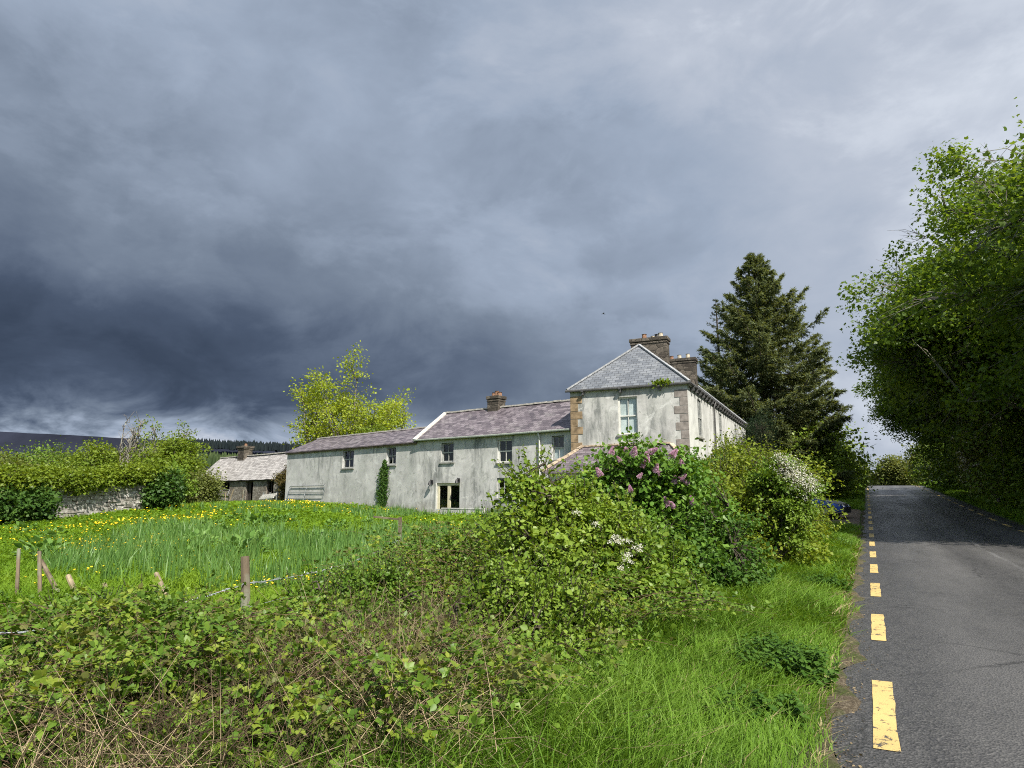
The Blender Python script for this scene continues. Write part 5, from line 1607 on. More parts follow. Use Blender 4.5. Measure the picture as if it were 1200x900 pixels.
x, y = [], []
for a, b, n in ((4.5, 10, 50000), (10, 20, 90000), (20, 34, 90000), (34, 56, 60000)):
    p, q = field_pts(n, a, b); x.append(p); y.append(q)
x = np.concatenate(x); y = np.concatenate(y)
wallw = (x - FWF.o[0]) * FWF.n[0] + (y - FWF.o[1]) * FWF.n[1]; wallu = (x - FWF.o[0]) * FWF.u[0] + (y - FWF.o[1]) * FWF.u[1]
okf = lambda x, y: ~inside_any(x, y) & (hedge_side(x, y) < .3) & (x < -1.5)
k = okf(x, y) & ~((wallw < 0) & (wallu < FWF.L + 1)); x, y = x[k], y[k]
d = dcam(x, y)
hv = (.16 + .08 * fbm(x, y, .5, 21)) * (.5 + .9 * rng.random(len(x)))
grass_obj('meadow_grass', 'lush yellow-green meadow grass filling the walled field', 'grass', x, y, hv, np.clip(.0016 * d, .008, .05), .5 + .5 * rng.random(len(x)), 'meadow')
# low broad-leaved herbs give the meadow its leafy texture
x, y = field_pts(60000, 5, 50); k = okf(x, y) & ~((wallw_ := (x - FWF.o[0]) * FWF.n[0] + (y - FWF.o[1]) * FWF.n[1]) < 0); x, y = x[k], y[k]
z = H(x, y) + .04 + .16 * rng.random(len(x)); P = np.stack([x, y, z], 1)
lv = leaves(P, rng.normal(size=P.shape) * [1, 1, .3] + [0, 0, .2], rng.normal(size=P.shape) * .35 + [0, 0, 1], np.clip(.0042 * dcam(x, y), .045, .13) * (.6 + .8 * rng.random(len(x))), OVATE)
tag(link('meadow_herbs', np_mesh('meadow_herbs', *lv), MAT['meadow']), 'low leafy buttercup foliage spread through the meadow', 'ground cover', None, 'stuff')
# irises in drifts
n = 11000
x, y = field_pts(n, 10.5, 36, -40, 660)
dd = dcam(x, y); lat = (x * RT[0] + y * RT[1]) / dd * 751 + 600
dens = fbm(x, y, .38, 33) + .55 * np.exp(-((dd - 16) / 6) ** 2) - .15 + .35 * (lat > 130) - .5 * (lat < 60)
k = okf(x, y) & (rng.random(n) < np.clip(dens * 1.15, .0, .8)) & ~((x - FWF.o[0]) * FWF.n[0] + (y - FWF.o[1]) * FWF.n[1] < 1.5)
x, y = x[k], y[k]; m = 8
fan = rng.random(len(x)) * PI
xo = np.repeat(x, m) + rng.normal(0, .05, len(x) * m); yo = np.repeat(y, m) + rng.normal(0, .05, len(x) * m)
hh = np.repeat(.42 + .24 * rng.random(len(x)), m) * (.6 + .5 * rng.random(len(xo)))
az = np.repeat(fan, m) + rng.choice([0, PI], len(xo)) + rng.normal(0, .3, len(xo))
grass_obj('iris_leaves', 'drifts of tall blue-green iris leaves across the middle of the field', 'iris', xo, yo, hh, np.clip(.0014 * dcam(xo, yo), .022, .04), .10 + .22 * rng.random(len(xo)), 'iris', .3, az)
# buttercups
n = 40000
x, y = field_pts(n, 7, 44, -60, 640)
dens = fbm(x, y, .42, 55) * .9 + fbm(x, y, 1.3, 56) * .5
k = okf(x, y) & (rng.random(n) < np.clip(dens * 2.2 - .42, .012, .9) * np.clip(1.35 - dcam(x, y) / 36, .12, 1)) & ~((x - FWF.o[0]) * FWF.n[0] + (y - FWF.o[1]) * FWF.n[1] < .8)
x, y = x[k], y[k]; n = len(x); z = H(x, y) + .20 + .14 * rng.random(n); r = np.clip(.0013 * dcam(x, y), .018, .04) * (.7 + .5 * rng.random(n))
V = np.zeros((n, 6, 3)); V[:, 0] = np.stack([x, y, z - r * .3], 1); tx = rng.normal(0, .35, (n, 2))
for j in range(5):
    t = 2 * PI * j / 5; ca, sa = math.cos(t), math.sin(t)
    V[:, j + 1] = np.stack([x + r * ca, y + r * sa, z + r * (.25 + tx[:, 0] * ca + tx[:, 1] * sa)], 1)
off = np.arange(n) * 6
F = np.concatenate([off[:, None] + np.array([0, j + 1, (j + 1) % 5 + 1])[None] for j in range(5)])
tag(link('buttercups', np_mesh('buttercups', V.reshape(-1, 3), [F]), MAT['buttercup']), 'yellow buttercups scattered in patches over the meadow', 'flowers', None, 'stuff')


# docks and other broad-leaved clumps in the field
def rosette(base, n, size, mat, name, label, cat, group, h=.35, spread=.5, tm=OVATE):
    o = thing(name, base, label, cat, group)
    az = rng.random(n) * 2 * PI; el_ = rng.uniform(.15, 1.2, n)
    T = np.stack([np.cos(az) * np.cos(el_), np.sin(az) * np.cos(el_), np.sin(el_)], 1)
    P = np.array([0, 0, .02]) + T * (spread * rng.random(n) ** .7)[:, None] * [1, 1, h / spread]
    lv = leaves(P, T + [0, 0, -.25], np.array([0, 0, 1.]) + rng.normal(size=T.shape) * .3 - T * .2, size * (.6 + .7 * rng.random(n)), tm)
    link('foliage', np_mesh('foliage', *lv), MAT[mat], o); return o


dk = None
DL = 'broad-leaved dock clump with pale curling leaves standing in the meadow'
for k, (px, py, s) in enumerate([(262, 600, 1.2), (286, 608, 1.3), (235, 604, 1.2), (310, 604, 1.1), (250, 616, 1.1), (300, 618, 1.2), (225, 612, 1.0), (335, 612, 1.0), (376, 606, 1.0), (395, 608, 1.1), (55, 612, 1.2), (30, 618, 1.1), (60, 634, 1.0), (430, 616, .9), (455, 622, .9), (200, 622, .9), (320, 598, 1.), (274, 596, 1.)]):
    b = gp(px, py)
    if dk is None: dk = rosette(b, 130, .125, 'dock', 'dock_plant', DL, 'weed', 'dock clumps in the meadow', .38, .5)
    else: copy_tree(dk, b, k * 1.1, s * random.uniform(.9, 1.1))

# ---- shrubs of the hedge bank
def shrub(name, label, cat, base, group, lobes, n, per, cr, size, tmpl, leaf, bark='bark_dark', r0=.05, nl=16, **kw):
    lb = [(base[0] + l[0], base[1] + l[1], base[2] + l[2], *l[3:]) for l in lobes]
    kw.setdefault('shell', .42); kw.setdefault('lump', .38); kw.setdefault('boughs', max(14, int(n / 11))); kw.setdefault('br', cr * 2.1)
    ns = kw.pop('ns', int(n / 9)); sl_ = kw.pop('sl', cr * 1.9)
    arr, C = canopy(lb, n, per, cr, size, tmpl, zmin=base[2] + .12, **kw)
    arr2, tw2 = shoots(lb, ns, sl_, size * 1.05); arr = tuple(np.concatenate([p, q]) for p, q in zip(arr, arr2))
    hmax = max(l[2] + l[5] * .5 for l in lobes)
    tr = limbs(base, [base[0] + lobes[0][0], base[1] + lobes[0][1], base[2] + hmax], r0, C, nl, t0=.1, twig_r=.006)
    tr = merge([tr, tw2])
    return plant(name, label, cat, base, group, tr, leaves(*arr, tmpl), MAT[bark], MAT[leaf], 'foliage', 'stem')


# young elder reaching up in front of the porch
b = gp(672, 735)
D0 = dcam(b[0], b[1])
def off(px, py, base, dd=0):  # offset from a base to the point seen at a pixel, dd metres nearer or farther
    q = at_d(px, py, dcam(base[0], base[1]) + dd); return q - base
lob = []
for px, py, r, rz_, dd in ((640, 640, .62, .55, 0), (668, 600, .45, .42, .2), (620, 575, .26, .30, .1), (632, 552, .16, .22, 0), (660, 590, .25, .25, .3), (598, 600, .22, .20, .2), (700, 640, .55, .55, .3), (725, 615, .45, .42, .5), (690, 600, .26, .26, .5), (610, 632, .35, .3, -.2), (645, 690, .7, .5, -.2), (720, 680, .6, .5, 0)):
    q = off(px, py, b, dd); lob.append((q[0], q[1], q[2], r, r, rz_))
shrub('elder_bush', 'light green elder with upright shoots in front of the arched porch', 'bush', b, None, [(*l[:3], l[3] * .86, l[4] * .86, l[5] * .88) for l in lob], 1250, 24, .15, .055, OVATE, 'elder', r0=.035, nl=40, shell=.2, sj=.4, ns=190, sl=.34)
for px, py in ((628, 548), (640, 560), (668, 572), (600, 590)):
    pass
# lilac
b = gp(795, 692)
lob = []
for px, py, r, rz_, dd in ((745, 570, .75, .6, 0), (760, 545, .6, .42, 0), (785, 560, .55, .5, .2), (715, 590, .5, .5, .1), (790, 610, .8, .7, 0), (750, 615, .8, .6, -.2), (805, 640, .6, .6, 0), (722, 555, .4, .35, .1), (770, 660, .7, .5, -.1)):
    q = off(px, py + 9, b, dd); lob.append((q[0], q[1], q[2], r * .93, r * .93, rz_ * .9))
lil = shrub('lilac_bush', 'lilac bush with pink-purple flower heads below the gable window', 'bush', b, None, lob, 1500, 24, .20, .072, OVATE, 'lilac', r0=.06, nl=36, ns=120, sl=.3)
pn = 900
tt = rng.random(pn); rad = .055 * (1 - tt) ** .7 + .008; aa = rng.random(pn) * 2 * PI
Pp = np.stack([rad * np.cos(aa), rad * np.sin(aa), tt * .19], 1)
fl_me = np_mesh('flower_head', *leaves(Pp, rng.normal(size=Pp.shape) * .4 + Pp * [14, 14, 2], Pp * [10, 10, 0] + rng.normal(size=Pp.shape) * .3 + [0, 0, .4], .02, OVATE)); fl_me.materials.append(MAT['lilac_flower'])
for k, (px, py) in enumerate([(735, 528), (742, 533), (727, 541), (762, 530), (757, 541), (752, 548), (787, 535), (768, 552), (774, 555), (790, 566), (797, 562), (806, 566), (704, 558), (739, 576), (782, 592), (789, 594), (748, 560), (716, 533), (800, 545), (812, 590)]):
    q = off(px, py, b, -.65)
    o = bpy.data.objects.new('flower_head', fl_me); COL.objects.link(o); o.parent = lil; o.location = q
    o.rotation_euler = (rng.normal(0, .5), rng.normal(0, .5), rng.random() * 6); sc_ = random.uniform(.5, .85); o.scale = (sc_,) * 3
# thicket between
BG_ = 'mixed shrubs of the roadside hedge'
def hedge_shrub(label, basepx, lobs, n, leaf, size=.08, cr=.25, name='hawthorn_bush', per=24, tm=OVATE, **kw):
    b = gp(*basepx); lob = []
    for px, py, r, rz_, dd in lobs:
        q = off(px, py, b, dd); lob.append((q[0], q[1], q[2], r, r, rz_))
    return b, shrub(name, label, 'bush', b, BG_, lob, n, per, cr, size, tm, leaf, **kw)
hedge_shrub('dark low bush between the lilac and the grass verge', (815, 695), ((800, 645, .55, .5, 0), (835, 640, .6, .6, .3), (780, 670, .45, .4, -.2), (850, 665, .45, .4, 0), (820, 675, .5, .35, -.3)), 800, 'nettle', .055, .18)
hedge_shrub('reddish-tipped rose bush spreading in the hedge under the house front', (880, 662), ((848, 578, .9, .6, 1), (875, 566, .9, .6, 1.5), (900, 572, .8, .6, 1.2), (860, 605, 1.0, .7, .3), (832, 596, .7, .6, .5), (893, 612, .9, .7, .3), (908, 594, .6, .5, .8), (870, 640, .9, .55, -.2)), 2600, 'rosy', .06, .24, 'rose_bush', ns=380, sl=.55)
hedge_shrub('green hazel at the corner of the hedge where the verge meets the drive', (945, 636), ((925, 604, .7, .5, 0), (938, 614, .45, .3, 0), (912, 610, .8, .6, -.4), (955, 626, .4, .15, .2), (900, 625, .8, .5, -.8), (930, 630, .55, .3, -.3)), 900, 'hedge', .06, .2, 'hazel_bush', ns=70, sl=.25)
b, hw = hedge_shrub('hawthorn with sprays of white may blossom beside the parked car', (912, 670), ((915, 555, .40, .32, .3), (930, 566, .30, .22, .2), (902, 565, .42, .4, .3), (944, 575, .14, .12, .1), (918, 588, .45, .4, .2), (932, 602, .3, .3, 0), (915, 620, .4, .4, 0)), 560, 'hedge', .055, .15, ns=60, sl=.18, br=.17)
ps = []
for (x0, y0, x1, y1, n) in ((910, 533, 942, 546, 26), (916, 541, 958, 566, 36), (935, 556, 957, 578, 26), (925, 556, 948, 572, 20), (950, 566, 962, 572, 8), (915, 552, 930, 565, 10)):
    for k in range(n):
        t = rng.random(); ps.append(off(x0 + (x1 - x0) * t + rng.normal(0, 2.2), y0 + (y1 - y0) * t + rng.normal(0, 1.6), b, .05 - .4 * rng.random()))
Q = np.array(ps); st_ = np.array(off(922, 596, b, .3))[None] + 0 * Q
tw_ = twigs(st_, (st_ + Q) / 2 + [0, 0, .12], Q, .006, .002); link('branch', np_mesh('branch', *tw_), MAT['bark'], hw)
Q2 = np.concatenate([Q, st_ * .25 + Q * .75 + rng.normal(0, .06, Q.shape)]); ps = np.repeat(Q2, 11, 0); ps = ps + rng.normal(0, .062, ps.shape) * [1, 1, .8]
lv = leaves(ps, rng.normal(size=ps.shape), rng.normal(size=ps.shape) * .6 + [0, 0, 1], .027, OVATE); link('blossom', np_mesh('blossom', *lv), MAT['blossom'], hw)
hedge_shrub('tall green shrub against the house front, between the rose and the yew', (858, 630), ((853, 533, .55, .7, 8), (865, 545, .6, .6, 8), (847, 560, .6, .6, 7)), 420, 'rosy', .10, .32, 'rose_bush')
hedge_shrub('dark ivy-clad bush low on the house front beside the downpipe', (842, 640), ((838, 560, .7, .6, 7), (830, 575, .6, .5, 6.5)), 200, 'ivy', .11, .30, 'ivy_bush')
b, h2 = hedge_shrub('bramble-choked hawthorn with small white flower clusters in the middle of the hedge', (735, 725), ((725, 640, .45, .35, 0), (745, 660, .5, .4, 0), (700, 665, .5, .45, -.2), (760, 690, .5, .4, 0), (715, 700, .55, .4, -.2)), 1000, 'hedge', .045, .15, nl=30)
ps = []
for px, py in ((722, 630), (728, 636), (733, 650), (737, 655), (744, 644), (725, 665), (730, 668), (718, 632), (676, 600), (700, 614), (750, 646), (740, 632)):
    ps += [off(px + rng.normal(0, 2.5), py + rng.normal(0, 2), b, -1.0) for _ in range(2)]
ps = np.repeat(np.array(ps), 26, 0); ps = ps + rng.normal(0, .024, ps.shape) * [1, 1, .6]
lv = leaves(ps, rng.normal(size=ps.shape), rng.normal(size=ps.shape) * .6 + [0, 0, 1], .018, OVATE); link('blossom', np_mesh('blossom', *lv), MAT['blossom'], h2)

hedge_shrub('sprawling wild rose with brown canes in front of the patio door', (560, 705), ((545, 655, .42, .3, 0), (580, 642, .42, .36, .3), (515, 672, .4, .26, 0), (600, 670, .5, .4, -.1), (560, 690, .6, .4, -.3), (490, 690, .4, .25, 0)), 900, 'bramble', .045, .16, 'rose_bush', nl=40, ns=170, sl=.34)
hedge_shrub('low thorny shrub left of the fence post, rising over the slack wire', (180, 775), ((90, 742, .38, .26, 0), (140, 732, .36, .26, .1), (200, 742, .34, .24, 0), (240, 755, .3, .22, -.1), (60, 765, .4, .26, -.2), (170, 772, .45, .26, -.3)), 1000, 'bramble', .036, .12, 'rose_bush', nl=40, ns=200, sl=.22)
hedge_shrub('small thorny shrub to the right of the fence post under the wire', (400, 750), ((370, 715, .3, .24, 0), (420, 705, .32, .26, .2), (450, 690, .3, .24, .3), (400, 735, .4, .25, -.2)), 700, 'bramble', .036, .12, 'rose_bush', nl=30, ns=130, sl=.22)
hedge_shrub('leafy shrub at the left foot of the elder, hanging over the verge', (625, 780), ((600, 705, .42, .34, 0), (640, 720, .45, .4, 0), (575, 735, .4, .3, -.1), (610, 750, .5, .32, -.3), (665, 745, .4, .3, -.2)), 1000, 'hedge', .042, .15, nl=40, ns=160, sl=.24)
# ---- brambles along the fence, foreground
BR = 'bramble patches along the old fence'
def bramble(label, px, py, rx, ry_, n, length, height, lsz, kinds=(('bramble', .72), ('bramble_new', .16), ('bramble_old', .12)), node=.034):
    b = gp(px, py); o = thing('bramble_bush', b, label, 'bramble', BR); hv_ = random.choice((.6, .9, 1.2, 1.6)); hv_ = .55 if 'fence post' in label or 'wire' in label else hv_; n = int(n * .85)
    (cv, cf), (P, T, N, S) = cane_patch(b, rx, ry_, int(n * 1.15), length * hv_, height * .62 * hv_, node, lsz * .72)
    link('cane', np_mesh('cane', rel(cv, b), cf), MAT['cane'], o)['kind'] = 'stuff'
    # whole canes share a leaf age; a third of the nodes are older or newer
    third = len(P) // 3; kk = rng.random(third)
    n = int(n * 1.15); per = third // n
    cane_age = np.repeat(rng.random(n), per) if per * n == third else rng.random(third)
    v = np.where(rng.random(third) < .7, cane_age, kk); v = np.concatenate([v, v, v])
    lo = 0
    for nm, fr in kinds:
        m = (v >= lo) & (v < lo + fr); lo += fr
        if m.sum() < 3: continue
        lv = leaves(P[m], T[m], N[m], S[m], OVATE); link('foliage', np_mesh('foliage', rel(lv[0], b), lv[1]), MAT[nm], o)
    return o
bramble('dense bramble patch at the bottom left corner, with pale new shoots', 60, 880, .9, .7, 95, 1.1, .62, .055)
bramble('dark bramble patch at the left edge under the slack wire', 40, 805, 1.0, .9, 120, 1.2, .62, .055)
bramble('bramble patch at the bottom centre-left with yellow-green leaf sprays', 250, 850, .8, .7, 85, 1.0, .55, .055, (('bramble', .45), ('bramble_new', .4), ('bramble_old', .15)))
bramble('bramble patch left of the tall fence post', 180, 790, 1.1, .9, 130, 1.2, .68, .052)
bramble('bramble patch climbing round the foot of the tall fence post', 300, 775, .7, .6, 70, 1.0, .72, .05)
bramble('bramble patch with dry stems right of the tall fence post', 420, 800, .9, .8, 100, 1.1, .55, .052, (('bramble', .5), ('bramble_new', .3), ('bramble_old', .2)))
bramble('russet-tinged bramble patch below the far end of the wire', 470, 735, 1.1, .8, 120, 1.1, .75, .05, (('bramble', .45), ('bramble_new', .1), ('bramble_old', .45)))
bramble('broad bramble patch between the rail post and the elder', 560, 720, 1.2, .9, 150, 1.2, .95, .05, (('bramble', .55), ('bramble_new', .15), ('bramble_old', .3)))
bramble('bramble patch spilling onto the verge below the elder', 585, 790, .6, .6, 75, 1.1, .55, .052)
bramble('bramble thicket at the foot of the elder', 650, 765, .6, .5, 80, 1.1, .7, .05)
bramble('small bramble patch at the verge edge under the white flower clusters', 725, 740, .45, .35, 40, .9, .5, .05)
bramble('yellowish bramble patch behind the rail post towards the patio door', 540, 668, 1.8, 1.2, 150, 1.4, .8, .06, (('bramble', .5), ('bramble_new', .3), ('bramble_old', .2)))

bramble('bramble patch at the bottom centre, the last before the open verge', 470, 868, .6, .5, 60, .9, .75, .055, (('bramble', .55), ('bramble_new', .3), ('bramble_old', .15)))
bramble('low bramble patch behind the bottom centre one, full of dry stems', 520, 815, .6, .5, 70, 1.0, .75, .052, (('bramble', .6), ('bramble_new', .2), ('bramble_old', .2)))
bramble('bramble patch in the lower left with dark gaps between its canes', 150, 830, .8, .7, 110, 1.0, .85, .055)
bramble('bramble patch at the bottom edge between the two yellow-green ones', 370, 890, .55, .5, 60, .9, .8, .056)
# dead stems and straw lying through the brambles
n = 5000
t = rng.random(n); u = rng.random(n)
hx = np.interp(t * (len(HP) - 5), np.arange(len(HP)), HP[:, 0]); hy = np.interp(t * (len(HP) - 5), np.arange(len(HP)), HP[:, 1])
x = hx + rng.normal(-.75, .5, n); y = hy + rng.normal(.2, .6, n)
clump = (fbm(x, y, 1.5, 77) > .05) | (rng.random(n) < .12); x, y = x[clump], y[clump]; n = len(x)
az = rng.random(n) * 2 * PI; L = .18 + .65 * rng.random(n) ** 2.2; elv = np.abs(rng.normal(.25, .45, n)).clip(0, 1.45)
A = np.stack([x, y, H(x, y) + .04 + .30 * rng.random(n) ** 1.8], 1)
B = A + np.stack([np.cos(az) * np.cos(elv), np.sin(az) * np.cos(elv), np.sin(elv)], 1) * L[:, None]
M = (A + B) / 2 + rng.normal(0, .07, A.shape) * L[:, None]; M[:, 2] = np.maximum(M[:, 2], A[:, 2] * .5)
tw = twigs(A, M, B, .0018 + .0035 * rng.random(n) ** 3, .001)
tag(link('dead_stems', np_mesh('dead_stems', *tw), MAT['straw']), 'tangle of pale dead stems and straw lying through the foreground brambles', 'dead stems', None, 'stuff')

# the hollow between the bramble patches is full of last year's straw
q = [gp(px, py)[:2] for px, py in ((330, 885), (400, 850), (470, 840), (540, 800), (560, 770), (480, 890), (440, 800), (120, 885), (30, 870), (380, 735), (560, 735), (540, 850))]
wq = np.array([1, 1.6, 1.8, 1.6, 1, 1.2, .8, .6, .6, .3, .8, .4]); k = rng.choice(len(q), 4200, p=wq / wq.sum()); n = len(k)
cx = np.array(q)[k] + rng.normal(0, .2, (n, 2)); az = rng.normal(-.6, 1.2, n); L = .14 + .5 * rng.random(n) ** 1.7; elv = rng.normal(.35, .55, n).clip(-.2, 1.5)
A = np.stack([cx[:, 0], cx[:, 1], H(cx[:, 0], cx[:, 1]) + .03 + .30 * rng.random(n) ** 1.3], 1)
B = A + np.stack([np.cos(az) * np.cos(elv), np.sin(az) * np.cos(elv), np.sin(elv)], 1) * L[:, None]; B[:, 2] = np.maximum(B[:, 2], H(B[:, 0], B[:, 1]) + .01)
M = (A + B) / 2 + rng.normal(0, .10, A.shape) * L[:, None] + np.array([0, 0, .05])
tag(link('straw', np_mesh('straw', *twigs(A, M, B, .0013 + .0026 * rng.random(n) ** 3, .0008)), MAT['straw']), "last year's flattened straw in the hollow between the bramble patches", 'straw', None, 'stuff')
# leaf mould under the whole bank, darkened to paint shade into the gaps
bx = np.linspace(0, 1, 60); hx = np.interp(bx * 6.2, np.arange(len(HP)), HP[:, 0]); hy = np.interp(bx * 6.2, np.arange(len(HP)), HP[:, 1])
dx_, dy_ = np.gradient(hx), np.gradient(hy); nn2 = np.hypot(dx_, dy_); px_, py_ = dy_ / nn2, -dx_ / nn2
ws = np.linspace(-1.5, .55, 8); XX = hx[:, None] + px_[:, None] * ws[None] + rng.normal(0, .05, (60, 8)); YY = hy[:, None] + py_[:, None] * ws[None] + rng.normal(0, .05, (60, 8))
ZZ = H(XX, YY) + np.array([-.06, .02, .025, .03, .03, .025, .02, -.06])[None]
ii = (np.arange(59)[:, None] * 8 + np.arange(7)[None]).ravel()
tag(link('leaf_mould_shade', np_mesh('leaf_mould_shade', np.stack([XX, YY, ZZ], -1).reshape(-1, 3), [np.stack([ii, ii + 1, ii + 9, ii + 8], 1)], smooth=True), M_plain('leaf_mould_shade', (.035, .026, .016), .95, .05, .6, 14, .6)), kind='structure')
n = 11000
t = rng.random(n); hx = np.interp(t * (len(HP) - 3), np.arange(len(HP)), HP[:, 0]); hy = np.interp(t * (len(HP) - 3), np.arange(len(HP)), HP[:, 1])
x = hx + rng.normal(-.75, .5, n); y = hy + rng.normal(.2, .6, n); az = rng.random(n) * 2 * PI; L = .12 + .5 * rng.random(n) ** 1.8; elv = np.abs(rng.normal(.6, .5, n)).clip(0, 1.5)
A = np.stack([x, y, H(x, y) + .02 + .42 * rng.random(n) ** 1.5 * (.4 + .6 * (fbm(x, y, 1.3, 78) > 0))], 1); B = A + np.stack([np.cos(az) * np.cos(elv), np.sin(az) * np.cos(elv), np.sin(elv)], 1) * L[:, None]
M = (A + B) / 2 + rng.normal(0, .09, A.shape) * L[:, None]
tag(link('brown_twigs', np_mesh('brown_twigs', *twigs(A, M, B, .0016 + .0028 * rng.random(n) ** 3, .0008)), MAT['twig']), 'brown dead twigs tangled beneath the bramble leaves', 'dead twigs', None, 'stuff')
n = 6500
t = rng.random(n); hx = np.interp(t * (len(HP) - 3), np.arange(len(HP)), HP[:, 0]); hy = np.interp(t * (len(HP) - 3), np.arange(len(HP)), HP[:, 1])
x = hx + rng.normal(-.3, .75, n); y = hy + rng.normal(.1, .75, n); k = ~inside_any(x, y); x, y = x[k], y[k]; n = len(x)
P = np.stack([x, y, H(x, y) + .03 + .26 * rng.random(n) ** 1.5], 1)
lv = leaves(P, rng.normal(size=P.shape) * [1, 1, .4] + [0, 0, .15], rng.normal(size=P.shape) * .5 + [0, 0, 1], .022 + .045 * rng.random(n) ** 2.5, OVATE)
tag(link('hedge_bank_herbs', np_mesh('hedge_bank_herbs', *lv), MAT['hedge']), 'small mixed green herbs carpeting the hedge bank under the brambles', 'ground cover', None, 'stuff')
az = rng.random(9000) * 2 * PI; k = rng.integers(0, n, 9000); x, y = x[k], y[k]
grass_obj('bank_tussocks', 'tufts of longer green grass growing up through the brambles', 'grass', x, y, .22 + .3 * rng.random(9000), .005 + .004 * rng.random(9000), .4 + .4 * rng.random(9000), 'grass')
# a few thick pale stalks one can pick out
SK = 'pale broken stalks standing in the foreground brambles'
for k, (px0, py0, px1, py1, r) in enumerate([(205, 895, 300, 815, .011), (20, 880, 45, 820, .009), (380, 700, 358, 735, .012), (500, 840, 520, 740, .007), (545, 705, 520, 740, .008), (300, 890, 330, 850, .006), (505, 850, 470, 735, .006), (590, 760, 640, 720, .008)]):
    a = gp(px0, max(py0, py1)); q = at_d(px1, min(py0, py1), dcam(a[0], a[1]) - .05); a = np.array([a[0], a[1], a[2] - .05])
    m = MB(); m.tube([a, (a + q) / 2 + rng.normal(0, .02, 3), q], [r, r * .8, r * .4], 6); o = m.build('dead_stalk', MAT['straw'])
    tag(o, 'pale dry stalk sticking up out of the foreground brambles', 'stalk', SK)

# leafy weeds on the verge
def nettles(base, n, h, r, label, leaf='nettle', size=.07, name='nettle_clump', group='leafy weed clumps on the verge'):
    o = thing(name, base, label, 'weed', group); base = np.array(base)
    a = rng.random(n) * 2 * PI; rr = r * np.sqrt(rng.random(n)); x = rr * np.cos(a); y = rr * np.sin(a); hh = h * (.6 + .5 * rng.random(n)) * (1 - .45 * (rr / r) ** 2)
    A = np.stack([x, y, np.full(n, -.03)], 1); B = np.stack([x * 1.35, y * 1.35, hh], 1); M = (A + B) / 2
    link('stem', np_mesh('stem', *twigs(A, M, B, .004, .002)), MAT['nettle'], o)
    k = 11; t = (np.arange(k) + 1) / k; Q = A[:, None] * (1 - t[None, :, None]) + B[:, None] * t[None, :, None]
    ps, Ts, Ns, Ss = [], [], [], []
    for s in range(2):
        th = rng.random((n, 1)) * 6 + np.arange(k)[None] * (PI / 2) + s * PI; T = np.stack([np.cos(th), np.sin(th), -.25 + 0 * th], -1)
        ps.append(Q.reshape(-1, 3)); Ts.append(T.reshape(-1, 3)); Ns.append(np.tile([0, 0, 1.], (n * k, 1)) + rng.normal(0, .25, (n * k, 3))); Ss.append(np.tile(size * np.interp(t, [0, .4, 1], [.8, 1.1, .5]), n) * (.7 + .6 * rng.random(n * k)))
    lv = leaves(np.concatenate(ps), np.concatenate(Ts), np.concatenate(Ns), np.concatenate(Ss), OVATE); link('foliage', np_mesh('foliage', *lv), MAT[leaf], o); return o
for px, py, n, h, r, lab in ((215, 868, 16, .26, .16, 'broad-leaved weed with large rounded leaves among the brambles, lower left of centre'), (90, 840, 22, .30, .2, 'leafy weed poking through the brambles at the lower left'), (330, 835, 22, .25, .2, 'leafy weed beside the straw hollow, right of the rounded-leaved one'), (560, 830, 30, .22, .25, 'leafy weed where the straw meets the verge grass'), (20, 820, 24, .3, .22, 'leafy weed at the left edge of the photo among the brambles')):
    nettles(gp(px, py), n, h, r, lab, 'dock', .085 if 'rounded leaves' in lab else .06, 'weed_clump', 'leafy weeds among the brambles')
for px, py, n, h, r, lab in ((918, 790, 70, .30, .34, 'dark green nettle clump on the verge nearest the road edge line'), (960, 690, 60, .30, .40, 'nettle clump at the verge edge halfway to the drive'), (880, 840, 40, .22, .30, 'pale weed clump below the dark nettles on the near verge'), (900, 775, 45, .25, .3, 'weed clump just behind the dark nettles on the verge'), (800, 730, 50, .3, .45, 'weed clump where the verge meets the dark low bush'), (930, 655, 70, .4, .6, 'weed clump at the inner edge of the verge below the hazel'), (975, 640, 60, .35, .5, 'weed clump at the corner of the verge by the drive'), (700, 850, 36, .2, .35, 'thin thistle clump in the middle of the near verge')):
    b = gp(px, py); nettles(b, n, h, r, lab, 'nettle' if 'dark' in lab or 'nettle' in lab else 'dock', .075)

# ---- the old fence
fence = thing('wire_fence', gp(288, 720), 'old fence of two weathered posts joined by a slack barbed wire', 'fence')
P1 = gp(288, 738); P1b = at_d(287, 652, dcam(P1[0], P1[1])); P2 = gd(470, 16.5); P2t = at_d(469, 606, 16.5)
m = MB(); m.tube([P1 - [0, 0, .3], (P1 + P1b) / 2 + [.005, 0, 0], P1b], [.058, .054, .05], 9); m.build('post', MAT['wood_post'], fence)
m = MB(); m.beam(P2 - [0, 0, .3], P2t, .07, .06, (0, 1, 0)); m.build('post', MAT['wood_post'], fence)
rl = at_d(438, 605.5, 17.2); m = MB(); m.beam(P2t - [0, 0, .06], rl, .04, .045); m.build('rail', MAT['wood_pale'], fence)
P0 = at_d(-60, 748, 5.2)
def sag(a, b, s, n=24):
    return [a * (1 - t) + b * t - np.array([0, 0, s * 4 * t * (1 - t)]) for t in np.linspace(0, 1, n)]
m = MB()
wp = sag(P0, at_d(286, 684, dcam(P1[0], P1[1]) - .07), .10) + sag(at_d(289, 684, dcam(P1[0], P1[1]) - .07), at_d(468, 632, 16.4), .16, 40)[1:]
m.tube(wp, .006, 5); tw2 = [np.array(p) + .012 * np.array([math.sin(i * 2.1), 0, math.cos(i * 2.1)]) for i, p in enumerate(wp)]; m.tube(tw2, .004, 4)
